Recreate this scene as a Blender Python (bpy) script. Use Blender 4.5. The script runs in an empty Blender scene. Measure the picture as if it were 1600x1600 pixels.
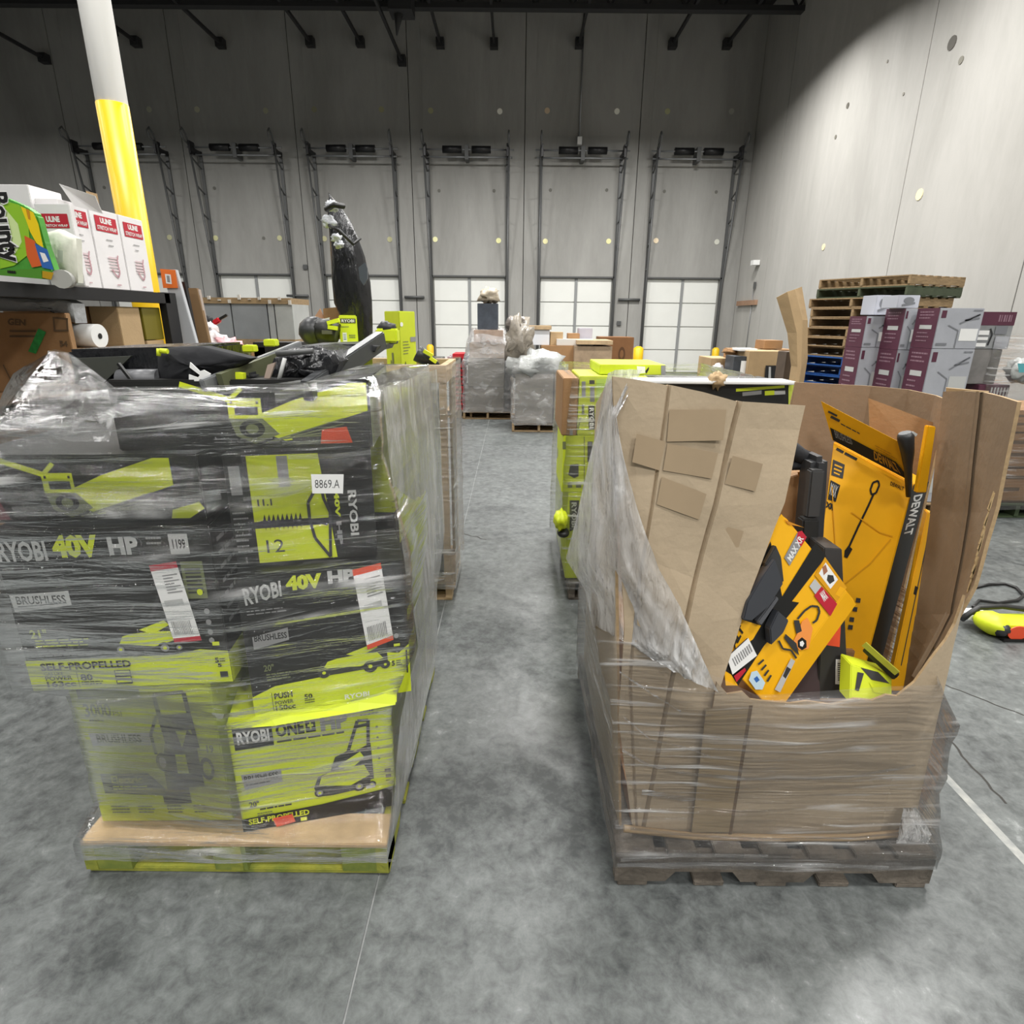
import bpy, bmesh, math, random
from mathutils import Vector, Matrix, noise
V = Vector
R = random.Random(7)
scn = bpy.context.scene

# ------------------------------------------------------------------ camera
FPX, PITCH, ROLL, EYE = 921.0, math.radians(18.2), 0.009, V((0, 0, 1.8))
_F = V((0, math.cos(PITCH), -math.sin(PITCH)))
_U = V((0, math.sin(PITCH), math.cos(PITCH)))
_R = V((1, 0, 0))
_X = (_R * math.cos(ROLL) + _U * math.sin(ROLL)).normalized()
_Y = (_U * math.cos(ROLL) - _R * math.sin(ROLL)).normalized()
cd = bpy.data.cameras.new('camera'); cam = bpy.data.objects.new('camera', cd)
scn.collection.objects.link(cam); scn.camera = cam
cd.sensor_width = 36; cd.lens = 36 * FPX / 1600; cd.clip_start = .05; cd.clip_end = 200
cam.matrix_world = Matrix(((_X.x, _Y.x, -_F.x, EYE.x), (_X.y, _Y.y, -_F.y, EYE.y), (_X.z, _Y.z, -_F.z, EYE.z), (0, 0, 0, 1)))

# ------------------------------------------------------------------ world, lamps, exposure
w = bpy.data.worlds.new('world'); scn.world = w; w.use_nodes = True
w.node_tree.nodes['Background'].inputs[0].default_value = (.9, .95, 1, 1)
w.node_tree.nodes['Background'].inputs[1].default_value = .3
scn.view_settings.view_transform = 'Standard'; scn.view_settings.look = 'None'
scn.view_settings.gamma = 1; scn.view_settings.use_curve_mapping = False
scn.view_settings.exposure = -0.55
def lamp(x, y, z=8.9, power=330, sx=1.2, sy=.6, col=(1, .985, .955)):
    ld = bpy.data.lights.new('high_bay_lamp', 'AREA'); ld.shape = 'RECTANGLE'
    ld.size = sx; ld.size_y = sy; ld.energy = power; ld.color = col; ld.spread = math.radians(160)
    lo = bpy.data.objects.new('high_bay_lamp', ld); scn.collection.objects.link(lo); lo.location = (x, y, z)
    
for lx in (-14.5, -9.2, -3.9, 0.8, 4.9):
    for ly in (-6, -.5, 5.0, 10.5, 16.0):
        p = {-6: 420, -.5: 230, 5.0: 320, 10.5: 440, 16.0: 560}[ly]
        if lx < -8: p *= .55
        if lx > 4: p *= 1.25 if ly > 8 else 1.7
        lamp(lx, ly, z=8.3, power=p)

# ------------------------------------------------------------------ pixel -> place helpers
def ray(px, py):
    u, v = (px - 800) / FPX, (py - 800) / FPX
    return _F + _X * u - _Y * v
def P(px, py, Y):
    d = ray(px, py); return EYE + d * (Y / d.y)
def PX(px, py, X):
    d = ray(px, py); return EYE + d * (X / d.x)
def PZ(px, py, Z):
    d = ray(px, py); return EYE + d * ((Z - EYE.z) / d.z)

# ------------------------------------------------------------------ materials
def lin(c):
    if isinstance(c, str):
        c = [int(c[i:i + 2], 16) / 255 for i in (0, 2, 4)]
    return tuple((x / 12.92 if x <= .04045 else ((x + .055) / 1.055) ** 2.4) for x in c) + (1,)
MATS = {}
def mat(name, col, rough=.6, metal=0, var=0.0, vscale=6, bump=0, bscale=40, stretch=(1, 1, 1), col2=None, spec=.5, sheen=0):
    if name in MATS: return MATS[name]
    m = bpy.data.materials.new(name); m.use_nodes = True; MATS[name] = m
    nt = m.node_tree; b = nt.nodes['Principled BSDF']
    b.inputs['Base Color'].default_value = lin(col); b.inputs['Roughness'].default_value = rough
    b.inputs['Metallic'].default_value = metal; b.inputs['Specular IOR Level'].default_value = spec
    if var or bump:
        tc = nt.nodes.new('ShaderNodeTexCoord'); mp = nt.nodes.new('ShaderNodeMapping')
        mp.inputs['Scale'].default_value = stretch
        nt.links.new(tc.outputs['Object'], mp.inputs[0])
    if var:
        n = nt.nodes.new('ShaderNodeTexNoise'); n.inputs['Scale'].default_value = vscale; n.inputs['Detail'].default_value = 6
        n.inputs['Roughness'].default_value = .6
        nt.links.new(mp.outputs[0], n.inputs[0])
        cr = nt.nodes.new('ShaderNodeValToRGB'); cr.color_ramp.elements[0].position = .3; cr.color_ramp.elements[1].position = .7
        a = lin(col)
        c2 = lin(col2) if col2 else tuple(x * (1 - var) for x in a[:3]) + (1,)
        cr.color_ramp.elements[0].color = c2
        cr.color_ramp.elements[1].color = tuple(min(1, x * (1 + (0 if col2 else var * .4))) for x in a[:3]) + (1,)
        nt.links.new(n.outputs[0], cr.inputs[0]); nt.links.new(cr.outputs[0], b.inputs['Base Color'])
    if bump:
        n = nt.nodes.new('ShaderNodeTexNoise'); n.inputs['Scale'].default_value = bscale; n.inputs['Detail'].default_value = 4
        nt.links.new(mp.outputs[0], n.inputs[0])
        bp = nt.nodes.new('ShaderNodeBump'); bp.inputs['Strength'].default_value = bump; bp.inputs['Distance'].default_value = .02
        nt.links.new(n.outputs[0], bp.inputs['Height']); nt.links.new(bp.outputs[0], b.inputs['Normal'])
    return m

LIME = mat('lime_print', 'cfdd28', .45, var=.08, vscale=3)
LIMEP = mat('lime_box_board', 'cad82a', .5, var=.12, vscale=3)
BLK = mat('black_print', '181817', .45, var=.2, vscale=5)
BLK2 = mat('charcoal_print', '343434', .5)
WHT = mat('white_print', 'e8e8e6', .5)
GRY = mat('grey_print', '8c8c8c', .5)
LGRY = mat('light_grey_print', 'b9bab8', .5)
DKG = mat('dark_grey_plastic', '2a2b2d', .4)
RED = mat('red_print', 'b81f33', .5)
ORG = mat('orange_print', 'dd4f2c', .5)
ORG2 = mat('orange_plastic', 'ea7322', .5)
YEL = mat('yellow_print', 'f5b513', .42, var=.07, vscale=4)
YELD = mat('yellow_board', 'eead10', .45, var=.1, vscale=5)
PINK = mat('pink_print', 'ee6a9c', .5)
KRAFT = mat('kraft_cardboard', 'b0956f', .75, var=.14, vscale=3.5, bump=.12, bscale=60)
KRAFT2 = mat('kraft_cardboard_brown', '9c7750', .75, var=.16, vscale=4, bump=.12, bscale=60)
KRAFTG = mat('kraft_cardboard_grey', 'b3a187', .75, var=.12, vscale=3, bump=.1, bscale=50)
KPRINT = mat('kraft_dark_print', '64503a', .7)
TAPE = mat('packing_tape', '927a57', .3, var=.05)
KEDGE = mat('cardboard_edge', 'a68d69', .8, var=.25, vscale=60)
WOOD = mat('pallet_wood', '9a8260', .8, var=.35, vscale=7, bump=.25, bscale=25, stretch=(1, 6, 6))
WOODL = mat('fresh_wood', 'b99f7b', .75, var=.3, vscale=7, stretch=(1, 1, 1), bump=.1)
WOODD = mat('weathered_wood', '6d655b', .85, var=.5, vscale=9, bump=.5, bscale=30)
WOODY = mat('yellow_green_painted_wood', 'a3a03c', .7, var=.4, vscale=10, bump=.3, bscale=30, col2='6c7a30')
BLUEP = mat('blue_painted_wood', '1f5296', .6, var=.3, vscale=10)
METB = mat('black_steel', '1e1e20', .4, spec=.4)
METG = mat('grey_steel', '5b5c5c', .45, metal=.3)
METL = mat('light_steel', '8e9092', .4, metal=.5)
SPRING = mat('black_spring', '121214', .45)
DOORW = mat('white_door_panel', 'e2e3de', .45, var=.03, vscale=2)
DOORG = mat('grey_door_stile', '8c8e8e', .5)
YPAINT = mat('yellow_column_paint', 'e9bd12', .4, var=.05)
WPAINT = mat('white_column_paint', 'f3f2ee', .5, var=.05, vscale=2, stretch=(4, 4, .3))
WBOX = mat('white_carton', 'e6e3e4', .6, var=.04)
BAGB = mat('black_plastic_film', '141519', .25, bump=.7, bscale=14, stretch=(2, 2, .6), spec=.7)
FABB = mat('black_fabric', '17181c', .85, bump=.25, bscale=12)
PURP = mat('plum_print', '56293c', .5, var=.1)
SILV = mat('silver_grey_print', 'a9abb2', .45, var=.12, vscale=5)
SILVD = mat('dark_silver_print', '77797e', .45)
PLAS = mat('grey_tube', '8c8c8e', .4)
REDP = mat('red_crate_plastic', 'c0202c', .4)
PURPC = mat('pale_pink_bag', 'dca9ab', .5)
GREEN = mat('green_print', '4a9a33', .5, var=.3, vscale=8)
GREENT = mat('green_tape', '2e9a48', .5, var=.4, vscale=30)
DGREEN = mat('dark_green_wood', '3c4a30', .7)
BLUE = mat('blue_print', '2c63ad', .5)
PATCH = mat('patching_compound', 'd9d3a9', .8)
HOLE = mat('dark_hole', '3a3835', .9)
CREAM = mat('cream_sack', 'd9d9cc', .6, bump=.4, bscale=8)
OLIVE = mat('olive_bin', '6e6417', .5)

def concrete(name, base, dark, sc, joint=None, rough=(.35, .6), streak=(1, 1, 1), fine=.35, light=None):
    m = bpy.data.materials.new(name); m.use_nodes = True; nt = m.node_tree; b = nt.nodes['Principled BSDF']; L = nt.links.new
    tc = nt.nodes.new('ShaderNodeTexCoord'); mp = nt.nodes.new('ShaderNodeMapping'); mp.inputs['Scale'].default_value = streak
    L(tc.outputs['Object'], mp.inputs[0])
    def N(s, d, r=.6, dist=0):
        n = nt.nodes.new('ShaderNodeTexNoise'); n.inputs['Scale'].default_value = s; n.inputs['Detail'].default_value = d
        n.inputs['Roughness'].default_value = r; n.inputs['Distortion'].default_value = dist; L(mp.outputs[0], n.inputs[0]); return n
    n1, n2, n3 = N(sc, 8, .62, .6), N(sc * 9, 6, .7, .3), N(sc * .25, 4)
    def mth(op, a, bb):
        q = nt.nodes.new('ShaderNodeMath'); q.operation = op
        for i, x in enumerate((a, bb)):
            if hasattr(x, 'links') or hasattr(x, 'is_linked'): L(x, q.inputs[i])
            else: q.inputs[i].default_value = x
        return q.outputs[0]
    s = mth('ADD', mth('MULTIPLY', n1.outputs[0], .62 - fine * .5), mth('MULTIPLY', n2.outputs[0], fine))
    s = mth('ADD', s, mth('MULTIPLY', n3.outputs[0], .38 - fine * .5))
    cr = nt.nodes.new('ShaderNodeValToRGB'); e = cr.color_ramp.elements
    e[0].position = .40; e[0].color = lin(dark); e[1].position = .60; e[1].color = lin(base)
    if light:
        x = cr.color_ramp.elements.new(.68); x.color = lin(light)
    L(s, cr.inputs[0]); L(cr.outputs[0], b.inputs['Base Color'])
    mr = nt.nodes.new('ShaderNodeMapRange'); mr.inputs[1].default_value = .35; mr.inputs[2].default_value = .65
    mr.inputs[3].default_value = rough[1]; mr.inputs[4].default_value = rough[0]
    L(n1.outputs[0], mr.inputs[0]); L(mr.outputs[0], b.inputs['Roughness'])
    bp = nt.nodes.new('ShaderNodeBump'); bp.inputs['Strength'].default_value = .08; L(n2.outputs[0], bp.inputs['Height']); L(bp.outputs[0], b.inputs['Normal'])
    return m
FLOORM = concrete('polished_concrete_floor', '6f7372', '3e4141', 2.0, rough=(.30, .55), fine=.48, light='979a99')
WALLM = concrete('tilt_up_concrete', 'a09f9b', '8d8c88', .7, rough=(.75, .9), streak=(1, 1, .22), fine=.2)
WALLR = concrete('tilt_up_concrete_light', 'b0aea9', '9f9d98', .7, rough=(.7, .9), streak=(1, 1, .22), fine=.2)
CEILM = mat('dark_ceiling_deck', '2b2a29', .8)
GIRD = mat('dark_girder_paint', '2b2b2c', .6)

def film(name, haze0, haze1, scale=(1.2, 1.2, 26), bump=.6, rough=.16, tint=.985, white=.80, th=(.54, .66)):
    m = bpy.data.materials.new(name); m.use_nodes = True; nt = m.node_tree; L = nt.links.new
    for n in list(nt.nodes): nt.nodes.remove(n)
    out = nt.nodes.new('ShaderNodeOutputMaterial')
    tc = nt.nodes.new('ShaderNodeTexCoord'); mp = nt.nodes.new('ShaderNodeMapping'); mp.inputs['Scale'].default_value = scale
    mp.inputs['Rotation'].default_value = (0, .06, 0)
    L(tc.outputs['Object'], mp.inputs[0])
    n1 = nt.nodes.new('ShaderNodeTexNoise'); n1.inputs['Scale'].default_value = 2.2; n1.inputs['Detail'].default_value = 7; n1.inputs['Distortion'].default_value = .5
    L(mp.outputs[0], n1.inputs[0])
    n0 = nt.nodes.new('ShaderNodeTexNoise'); n0.inputs['Scale'].default_value = 3.0; n0.inputs['Detail'].default_value = 3
    L(tc.outputs['Object'], n0.inputs[0])
    mul = nt.nodes.new('ShaderNodeMapRange'); mul.inputs[1].default_value = th[0]; mul.inputs[2].default_value = th[1]; L(n1.outputs[0], mul.inputs[0])
    mk = nt.nodes.new('ShaderNodeMapRange'); mk.inputs[1].default_value = .40; mk.inputs[2].default_value = .62; L(n0.outputs[0], mk.inputs[0])
    pr = nt.nodes.new('ShaderNodeMath'); pr.operation = 'MULTIPLY'; L(mul.outputs[0], pr.inputs[0]); L(mk.outputs[0], pr.inputs[1])
    mr = nt.nodes.new('ShaderNodeMapRange'); mr.inputs[1].default_value = 0; mr.inputs[2].default_value = 1
    mr.inputs[3].default_value = haze0; mr.inputs[4].default_value = haze1; mr.clamp = True
    L(pr.outputs[0], mr.inputs[0])
    bp = nt.nodes.new('ShaderNodeBump'); bp.inputs['Strength'].default_value = bump; bp.inputs['Distance'].default_value = .03
    L(n1.outputs[0], bp.inputs['Height'])
    gl = nt.nodes.new('ShaderNodeBsdfGlossy'); gl.inputs['Roughness'].default_value = rough; gl.inputs['Color'].default_value = (1, 1, 1, 1); L(bp.outputs[0], gl.inputs['Normal'])
    df = nt.nodes.new('ShaderNodeBsdfDiffuse'); df.inputs['Color'].default_value = (white, white, white, 1); L(bp.outputs[0], df.inputs['Normal'])
    tl = nt.nodes.new('ShaderNodeBsdfTranslucent'); tl.inputs['Color'].default_value = (.6, .6, .6, 1)
    dd = nt.nodes.new('ShaderNodeMixShader'); dd.inputs[0].default_value = .35; L(df.outputs[0], dd.inputs[1]); L(tl.outputs[0], dd.inputs[2])
    tr = nt.nodes.new('ShaderNodeBsdfTransparent'); tr.inputs['Color'].default_value = (tint, tint, tint, 1)
    m1 = nt.nodes.new('ShaderNodeMixShader'); L(mr.outputs[0], m1.inputs[0]); L(tr.outputs[0], m1.inputs[1]); L(dd.outputs[0], m1.inputs[2])
    fr = nt.nodes.new('ShaderNodeFresnel'); fr.inputs['IOR'].default_value = 1.45; L(bp.outputs[0], fr.inputs['Normal'])
    m2 = nt.nodes.new('ShaderNodeMixShader'); fm = nt.nodes.new('ShaderNodeMath'); fm.operation = 'MULTIPLY_ADD'
    fm.inputs[1].default_value = .8; fm.inputs[2].default_value = .03; fm.use_clamp = True
    L(fr.outputs[0], fm.inputs[0]); L(fm.outputs[0], m2.inputs[0]); L(m1.outputs[0], m2.inputs[1]); L(gl.outputs[0], m2.inputs[2])
    L(m2.outputs[0], out.inputs[0]); return m
FILM = film('stretch_film', .02, .92, white=.92, th=(.585, .70), scale=(.8, .8, 9), bump=.9, rough=.09)  # white streaks paint both folded film and lamp glints
FILMG = film('stretch_film_bin', .05, .6, white=.9, scale=(.8, .8, 16), bump=.6, rough=.11)
FILMT = film('stretch_film_bunched', .52, .97, white=.92, th=(.38, .6), scale=(20, 6, 3), bump=1.0, rough=.2)
FILMB = film('stretch_film_far', .25, .6, th=(.5, .64), scale=(2.5, 2.5, 4), bump=1.0, rough=.2)

# ------------------------------------------------------------------ mesh building
def wloc(o):
    p = V((0, 0, 0))
    while o is not None:
        p += o.location; o = o.parent
    return p
class MB:
    def __init__(s): s.v = []; s.f = []; s.m = []; s.sm = []
    def add(s, vs, fs, mi=0, smooth=False):
        k = len(s.v); s.v += [V(x) for x in vs]
        for f in fs: s.f.append([k + i for i in f]); s.m.append(mi); s.sm.append(smooth)
        return s
    def box(s, a, b, mi=0):
        x0, y0, z0 = a; x1, y1, z1 = b
        return s.add([(x0, y0, z0), (x1, y0, z0), (x1, y1, z0), (x0, y1, z0), (x0, y0, z1), (x1, y0, z1), (x1, y1, z1), (x0, y1, z1)],
                     [(0, 3, 2, 1), (4, 5, 6, 7), (0, 1, 5, 4), (1, 2, 6, 5), (2, 3, 7, 6), (3, 0, 4, 7)], mi)
    def hexa(s, f, b, mi=0):      # f: TL,TR,BR,BL front; b: the same behind
        return s.add(list(f) + list(b), [(0, 3, 2, 1), (4, 5, 6, 7), (0, 1, 5, 4), (1, 2, 6, 5), (2, 3, 7, 6), (3, 0, 4, 7)], mi)
    def beam(s, a, b, w, h, mi=0, up=(0, 0, 1)):
        a, b = V(a), V(b); d = (b - a).normalized(); up = V(up)
        if abs(d.dot(up)) > .98: up = V((0, 1, 0))
        x = d.cross(up).normalized() * w / 2; y = x.cross(d).normalized() * h / 2
        return s.hexa([a - x + y, a + x + y, a + x - y, a - x - y], [b - x + y, b + x + y, b + x - y, b - x - y], mi)
    def tube(s, pts, r, n=8, mi=0, cap=True, smooth=True):
        pts = [V(p) for p in pts]; rs = r if isinstance(r, (list, tuple)) else [r] * len(pts)
        vs = []; fs = []; prev = None
        for i, p in enumerate(pts):
            d = (pts[min(i + 1, len(pts) - 1)] - pts[max(i - 1, 0)]).normalized()
            if prev is None:
                x = d.orthogonal().normalized()
            else:
                x = (prev - d * prev.dot(d)).normalized()
            prev = x; y = d.cross(x)
            for k in range(n):
                a = 2 * math.pi * k / n; vs.append(p + (x * math.cos(a) + y * math.sin(a)) * rs[i])
        for i in range(len(pts) - 1):
            for k in range(n):
                k2 = (k + 1) % n; fs.append((i * n + k, i * n + k2, (i + 1) * n + k2, (i + 1) * n + k))
        s.add(vs, fs, mi, smooth)
        if cap:
            s.add(vs[:n], [tuple(reversed(range(n)))], mi); s.add(vs[-n:], [tuple(range(n))], mi)
        return s
    def prism(s, poly, d, mi=0):  # 3D polygon pushed along d
        n = len(poly); d = V(d); a = [V(p) for p in poly]; b = [p + d for p in a]
        return s.add(a + b, [tuple(range(n)), tuple(reversed(range(n, 2 * n)))] + [(i, i + n, (i + 1) % n + n, (i + 1) % n) for i in range(n)], mi)
    def blob(s, c, r, n=14, m=9, mi=0, rough=.0, seed=0, f=3.0):
        c = V(c); rx, ry, rz = r; vs = []; fs = []
        for j in range(m + 1):
            t = math.pi * j / m
            for i in range(n):
                a = 2 * math.pi * i / n; q = V((math.sin(t) * math.cos(a), math.sin(t) * math.sin(a), math.cos(t)))
                k = 1 + rough * noise.noise(q * f + V((seed, seed * 2, 0)))
                vs.append(c + V((q.x * rx, q.y * ry, q.z * rz)) * k)
        for j in range(m):
            for i in range(n):
                fs.append((j * n + i, (j + 1) * n + i, (j + 1) * n + (i + 1) % n, j * n + (i + 1) % n))
        return s.add(vs, fs, mi, True)
    def build(s, name, mats, parent=None, bevel=0, at=None):
        mats = mats if isinstance(mats, (list, tuple)) else [mats]
        if parent is not None: o0 = wloc(parent)
        elif at is not None: o0 = V(at)
        else:
            xs = [p.x for p in s.v]; ys = [p.y for p in s.v]
            o0 = V(((min(xs) + max(xs)) / 2, (min(ys) + max(ys)) / 2, min(p.z for p in s.v)))
        me = bpy.data.meshes.new(name); me.from_pydata([p - o0 for p in s.v], [], s.f)
        for mm in mats: me.materials.append(mm)
        me.polygons.foreach_set('material_index', s.m); me.polygons.foreach_set('use_smooth', s.sm)
        bm = bmesh.new(); bm.from_mesh(me); bmesh.ops.remove_doubles(bm, verts=bm.verts, dist=1e-6)
        if bevel: bmesh.ops.bevel(bm, geom=bm.edges[:], offset=bevel, segments=2, affect='EDGES', clamp_overlap=True)
        bmesh.ops.recalc_face_normals(bm, faces=bm.faces); bm.to_mesh(me); bm.free(); me.update()
        o = bpy.data.objects.new(name, me); scn.collection.objects.link(o)
        if parent is not None: o.parent = parent
        else: o.location = o0
        return o
def tag(o, label, cat, group=None):
    o['label'] = label; o['category'] = cat
    if group: o['group'] = group
    return o
def struct(o, label=None):
    o['kind'] = 'structure'
    if label: o['label'] = label
    return o
def thing(name, label, cat, loc, group=None):
    o = bpy.data.objects.new(name, None); scn.collection.objects.link(o); o.location = V(loc)
    return tag(o, label, cat, group)
def sroot(name, loc=(0, 0, 0)):
    o = bpy.data.objects.new(name, None); scn.collection.objects.link(o); o.location = V(loc); o['kind'] = 'structure'; return o
def dup(o, loc, rz=0, label=None, group=None, swap=None):
    def cp(a, par):
        c = a.copy(); scn.collection.objects.link(c); c.parent = par
        if swap and a.type == 'MESH':
            for i, sl in enumerate(c.material_slots):
                m0 = sl.material
                if m0 in swap:
                    sl.link = 'OBJECT'; sl.material = swap[m0]
        for k in a.children: cp(k, c)
        return c
    r = cp(o, None); r.location = V(loc); r.rotation_euler = (0, 0, rz)
    if label: r['label'] = label
    if group: r['group'] = group
    return r

# ------------------------------------------------------------------ flat print on a face
_fc = {}
def glyphs(s, bold):
    k = (s, bold)
    if k not in _fc:
        c = bpy.data.curves.new('lettering', 'FONT'); c.body = s; c.size = 1; c.offset = bold; c.resolution_u = 2
        o = bpy.data.objects.new('lettering', c); me = bpy.data.meshes.new_from_object(o)
        vs = [(v.co.x, v.co.y) for v in me.vertices]; fs = [tuple(p.vertices) for p in me.polygons]
        bpy.data.objects.remove(o); bpy.data.meshes.remove(me); bpy.data.curves.remove(c)
        xs = [a for a, _ in vs]; ys = [b for _, b in vs]; x0, x1, y0, y1 = min(xs), max(xs), min(ys), max(ys)
        _fc[k] = ([((a - x0) / (x1 - x0), 1 - (b - y0) / (y1 - y0)) for a, b in vs], fs)
    return _fc[k]
def bil(q, u, v):
    a, b, c, d = q
    if not isinstance(a, Vector): a, b, c, d = (V(x) for x in q)
    return a * (1 - u) * (1 - v) + b * u * (1 - v) + c * u * v + d * (1 - u) * v
class Decal:
    def __init__(s, quad, off=.0010, step=.00012):
        s.q = [V(x) for x in quad]; s.off = off; s.step = step; s.n = -((s.q[1] - s.q[0]).cross(s.q[3] - s.q[0])).normalized() * -1
        c = sum(s.q, V()) / 4
        s.n = (s.q[1] - s.q[0]).cross(s.q[3] - s.q[0]).normalized()
        if s.n.dot(EYE - c) < 0: s.n = -s.n
        s.mb = MB(); s.mats = []; s.w = (s.q[1] - s.q[0]).length; s.h = (s.q[3] - s.q[0]).length
    def pt(s, u, v): return bil(s.q, u, v) + s.n * s.off
    def mi(s, m):
        if m not in s.mats: s.mats.append(m)
        return s.mats.index(m)
    def poly(s, pts, m):
        s.mb.add([s.pt(*p) for p in pts], [tuple(range(len(pts)))], s.mi(m)); s.off += s.step; return s
    def rect(s, u0, v0, u1, v1, m): return s.poly([(u0, v0), (u1, v0), (u1, v1), (u0, v1)], m)
    def ell(s, u, v, ru, rv, m, n=18): return s.poly([(u + ru * math.cos(6.2832 * i / n), v + rv * math.sin(6.2832 * i / n)) for i in range(n)], m)
    def line(s, pts, wid, m):      # wid in metres
        for (a, b), (c, d) in zip(pts, pts[1:]):
            dx, dy = (c - a) * s.w, (d - b) * s.h; l = math.hypot(dx, dy) or 1; nx, ny = -dy / l * wid / 2 / s.w, dx / l * wid / 2 / s.h
            s.mb.add([s.pt(a + nx, b + ny), s.pt(c + nx, d + ny), s.pt(c - nx, d - ny), s.pt(a - nx, b - ny)], [(0, 1, 2, 3)], s.mi(m))
        s.off += s.step; return s
    def text(s, t, q, m, bold=.03, rot=0):   # q: (u0,v0,u1,v1) or four corners TL,TR,BR,BL as the reader sees them
        if len(q) == 4 and not isinstance(q[0], tuple):
            u0, v0, u1, v1 = q; q = [(u0, v0), (u1, v0), (u1, v1), (u0, v1)]
        q = list(q)[rot:] + list(q)[:rot]
        vs, fs = glyphs(t, bold)
        qq = [V((a, b, 0)) for a, b in q]
        pp = [bil(qq, a, b) for a, b in vs]
        s.mb.add([s.pt(p.x, p.y) for p in pp], fs, s.mi(m)); s.off += s.step; return s
    def lines(s, u0, v0, u1, v1, n, m, fill=.5):   # rows of small unreadable print
        for i in range(n):
            a = v0 + (v1 - v0) * i / n; e = u0 + (u1 - u0) * R.uniform(.65, 1)
            x = u0
            while x < e:
                x2 = min(e, x + R.uniform(.06, .2) * (u1 - u0)); s.mb.add([s.pt(*p) for p in ((x, a), (x2, a), (x2, a + (v1 - v0) / n * fill), (x, a + (v1 - v0) / n * fill))], [(0, 1, 2, 3)], s.mi(m)); x = x2 + .025 * (u1 - u0)
        s.off += s.step; return s
    def bars(s, u0, v0, u1, v1, n, m, horiz=False):
        for i in range(n):
            if horiz:
                a = v0 + (v1 - v0) * i / n; b = a + (v1 - v0) / n * R.uniform(.3, .7); q = ((u0, a), (u1, a), (u1, b), (u0, b))
            else:
                a = u0 + (u1 - u0) * i / n; b = a + (u1 - u0) / n * R.uniform(.3, .7); q = ((a, v0), (b, v0), (b, v1), (a, v1))
            s.mb.add([s.pt(*p) for p in q], [(0, 1, 2, 3)], s.mi(m))
        s.off += s.step; return s
    def px(s, pts, m):             # outline read off the photograph, laid on this face
        n = s.n; c = s.q[0] + n * s.off; vs = []
        for x, y in pts:
            d = ray(x, y); vs.append(EYE + d * ((c - EYE).dot(n) / d.dot(n)))
        s.mb.add(vs, [tuple(range(len(vs)))], s.mi(m)); s.off += s.step; return s
    def pxl(s, pts, wid, m):       # stroke, wid in pixels
        for (a, b), (c, d) in zip(pts, pts[1:]):
            l = math.hypot(c - a, d - b) or 1; nx, ny = -(d - b) / l * wid / 2, (c - a) / l * wid / 2
            s.px([(a + nx, b + ny), (c + nx, d + ny), (c - nx, d - ny), (a - nx, b - ny)], m); s.off -= s.step
        s.off += s.step; return s
    def pxt(s, t, q, m, bold=.03):  # text in four photo corners TL,TR,BR,BL
        vs, fs = glyphs(t, bold); qq = [V((a, b, 0)) for a, b in q]; n = s.n; c = s.q[0] + n * s.off; out = []
        for a, b in vs:
            p = bil(qq, a, b); d = ray(p.x, p.y); out.append(EYE + d * ((c - EYE).dot(n) / d.dot(n)))
        s.mb.add(out, fs, s.mi(m)); s.off += s.step; return s
    def build(s, name, parent, label=None):
        o = s.mb.build(name, s.mats, parent)
        if label: o['label'] = label
        return o

def front_box(name, label, cat, px, Y, depth, m, group=None, z0=None, z1=None, bevel=.004, edge=None):
    """upright box; px = TL,TR,BR,BL of its front in the photograph, Y = depth of its front at the left and right edge"""
    Yl, Yr = Y if isinstance(Y, tuple) else (Y, Y)
    tl, tr, br, bl = P(*px[0], Yl), P(*px[1], Yr), P(*px[2], Yr), P(*px[3], Yl)
    xl, xr = (tl.x + bl.x) / 2, (tr.x + br.x) / 2
    zt = z1 if z1 is not None else (tl.z + tr.z) / 2; zb = z0 if z0 is not None else (bl.z + br.z) / 2
    f = [V((xl, Yl, zt)), V((xr, Yr, zt)), V((xr, Yr, zb)), V((xl, Yl, zb))]
    h = V((xr - xl, Yr - Yl, 0)).normalized(); d = V((-h.y, h.x, 0)) * depth
    b = [p + d for p in f]
    o = MB().hexa(f, b).build(name, m, bevel=bevel)
    if label: tag(o, label, cat, group)
    o_f = {'front': f, 'right': [f[1], b[1], b[2], f[2]], 'left': [b[0], f[0], f[3], b[3]], 'top': [b[0], b[1], f[1], f[0]], 'z': (zb, zt)}
    return o, o_f
def xbox(name, label, cat, a, b, m, group=None, bevel=.004):
    o = MB().box(a, b).build(name, m, bevel=bevel)
    if label: tag(o, label, cat, group)
    x0, y0, z0 = a; x1, y1, z1 = b
    F = {'front': [V((x0, y0, z1)), V((x1, y0, z1)), V((x1, y0, z0)), V((x0, y0, z0))],
         'left': [V((x0, y1, z1)), V((x0, y0, z1)), V((x0, y0, z0)), V((x0, y1, z0))],
         'right': [V((x1, y0, z1)), V((x1, y1, z1)), V((x1, y1, z0)), V((x1, y0, z0))],
         'top': [V((x0, y1, z1)), V((x1, y1, z1)), V((x1, y0, z1)), V((x0, y0, z1))]}
    return o, F
def quad_box(name, label, cat, q, dvec, m, group=None, bevel=.003):
    q = [V(p) for p in q]; n_ = (q[1] - q[0]).cross(q[2] - q[0]).normalized()   # keep the face flat
    dd = q[3] - EYE; q[3] = EYE + dd * ((q[0] - EYE).dot(n_) / dd.dot(n_)); b = [p + V(dvec) for p in q]
    o = MB().hexa(q, b).build(name, m, bevel=bevel)
    if label: tag(o, label, cat, group)
    return o, {'front': q, 'right': [q[1], b[1], b[2], q[2]], 'left': [b[0], q[0], q[3], b[3]], 'top': [b[0], b[1], q[1], q[0]]}

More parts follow.
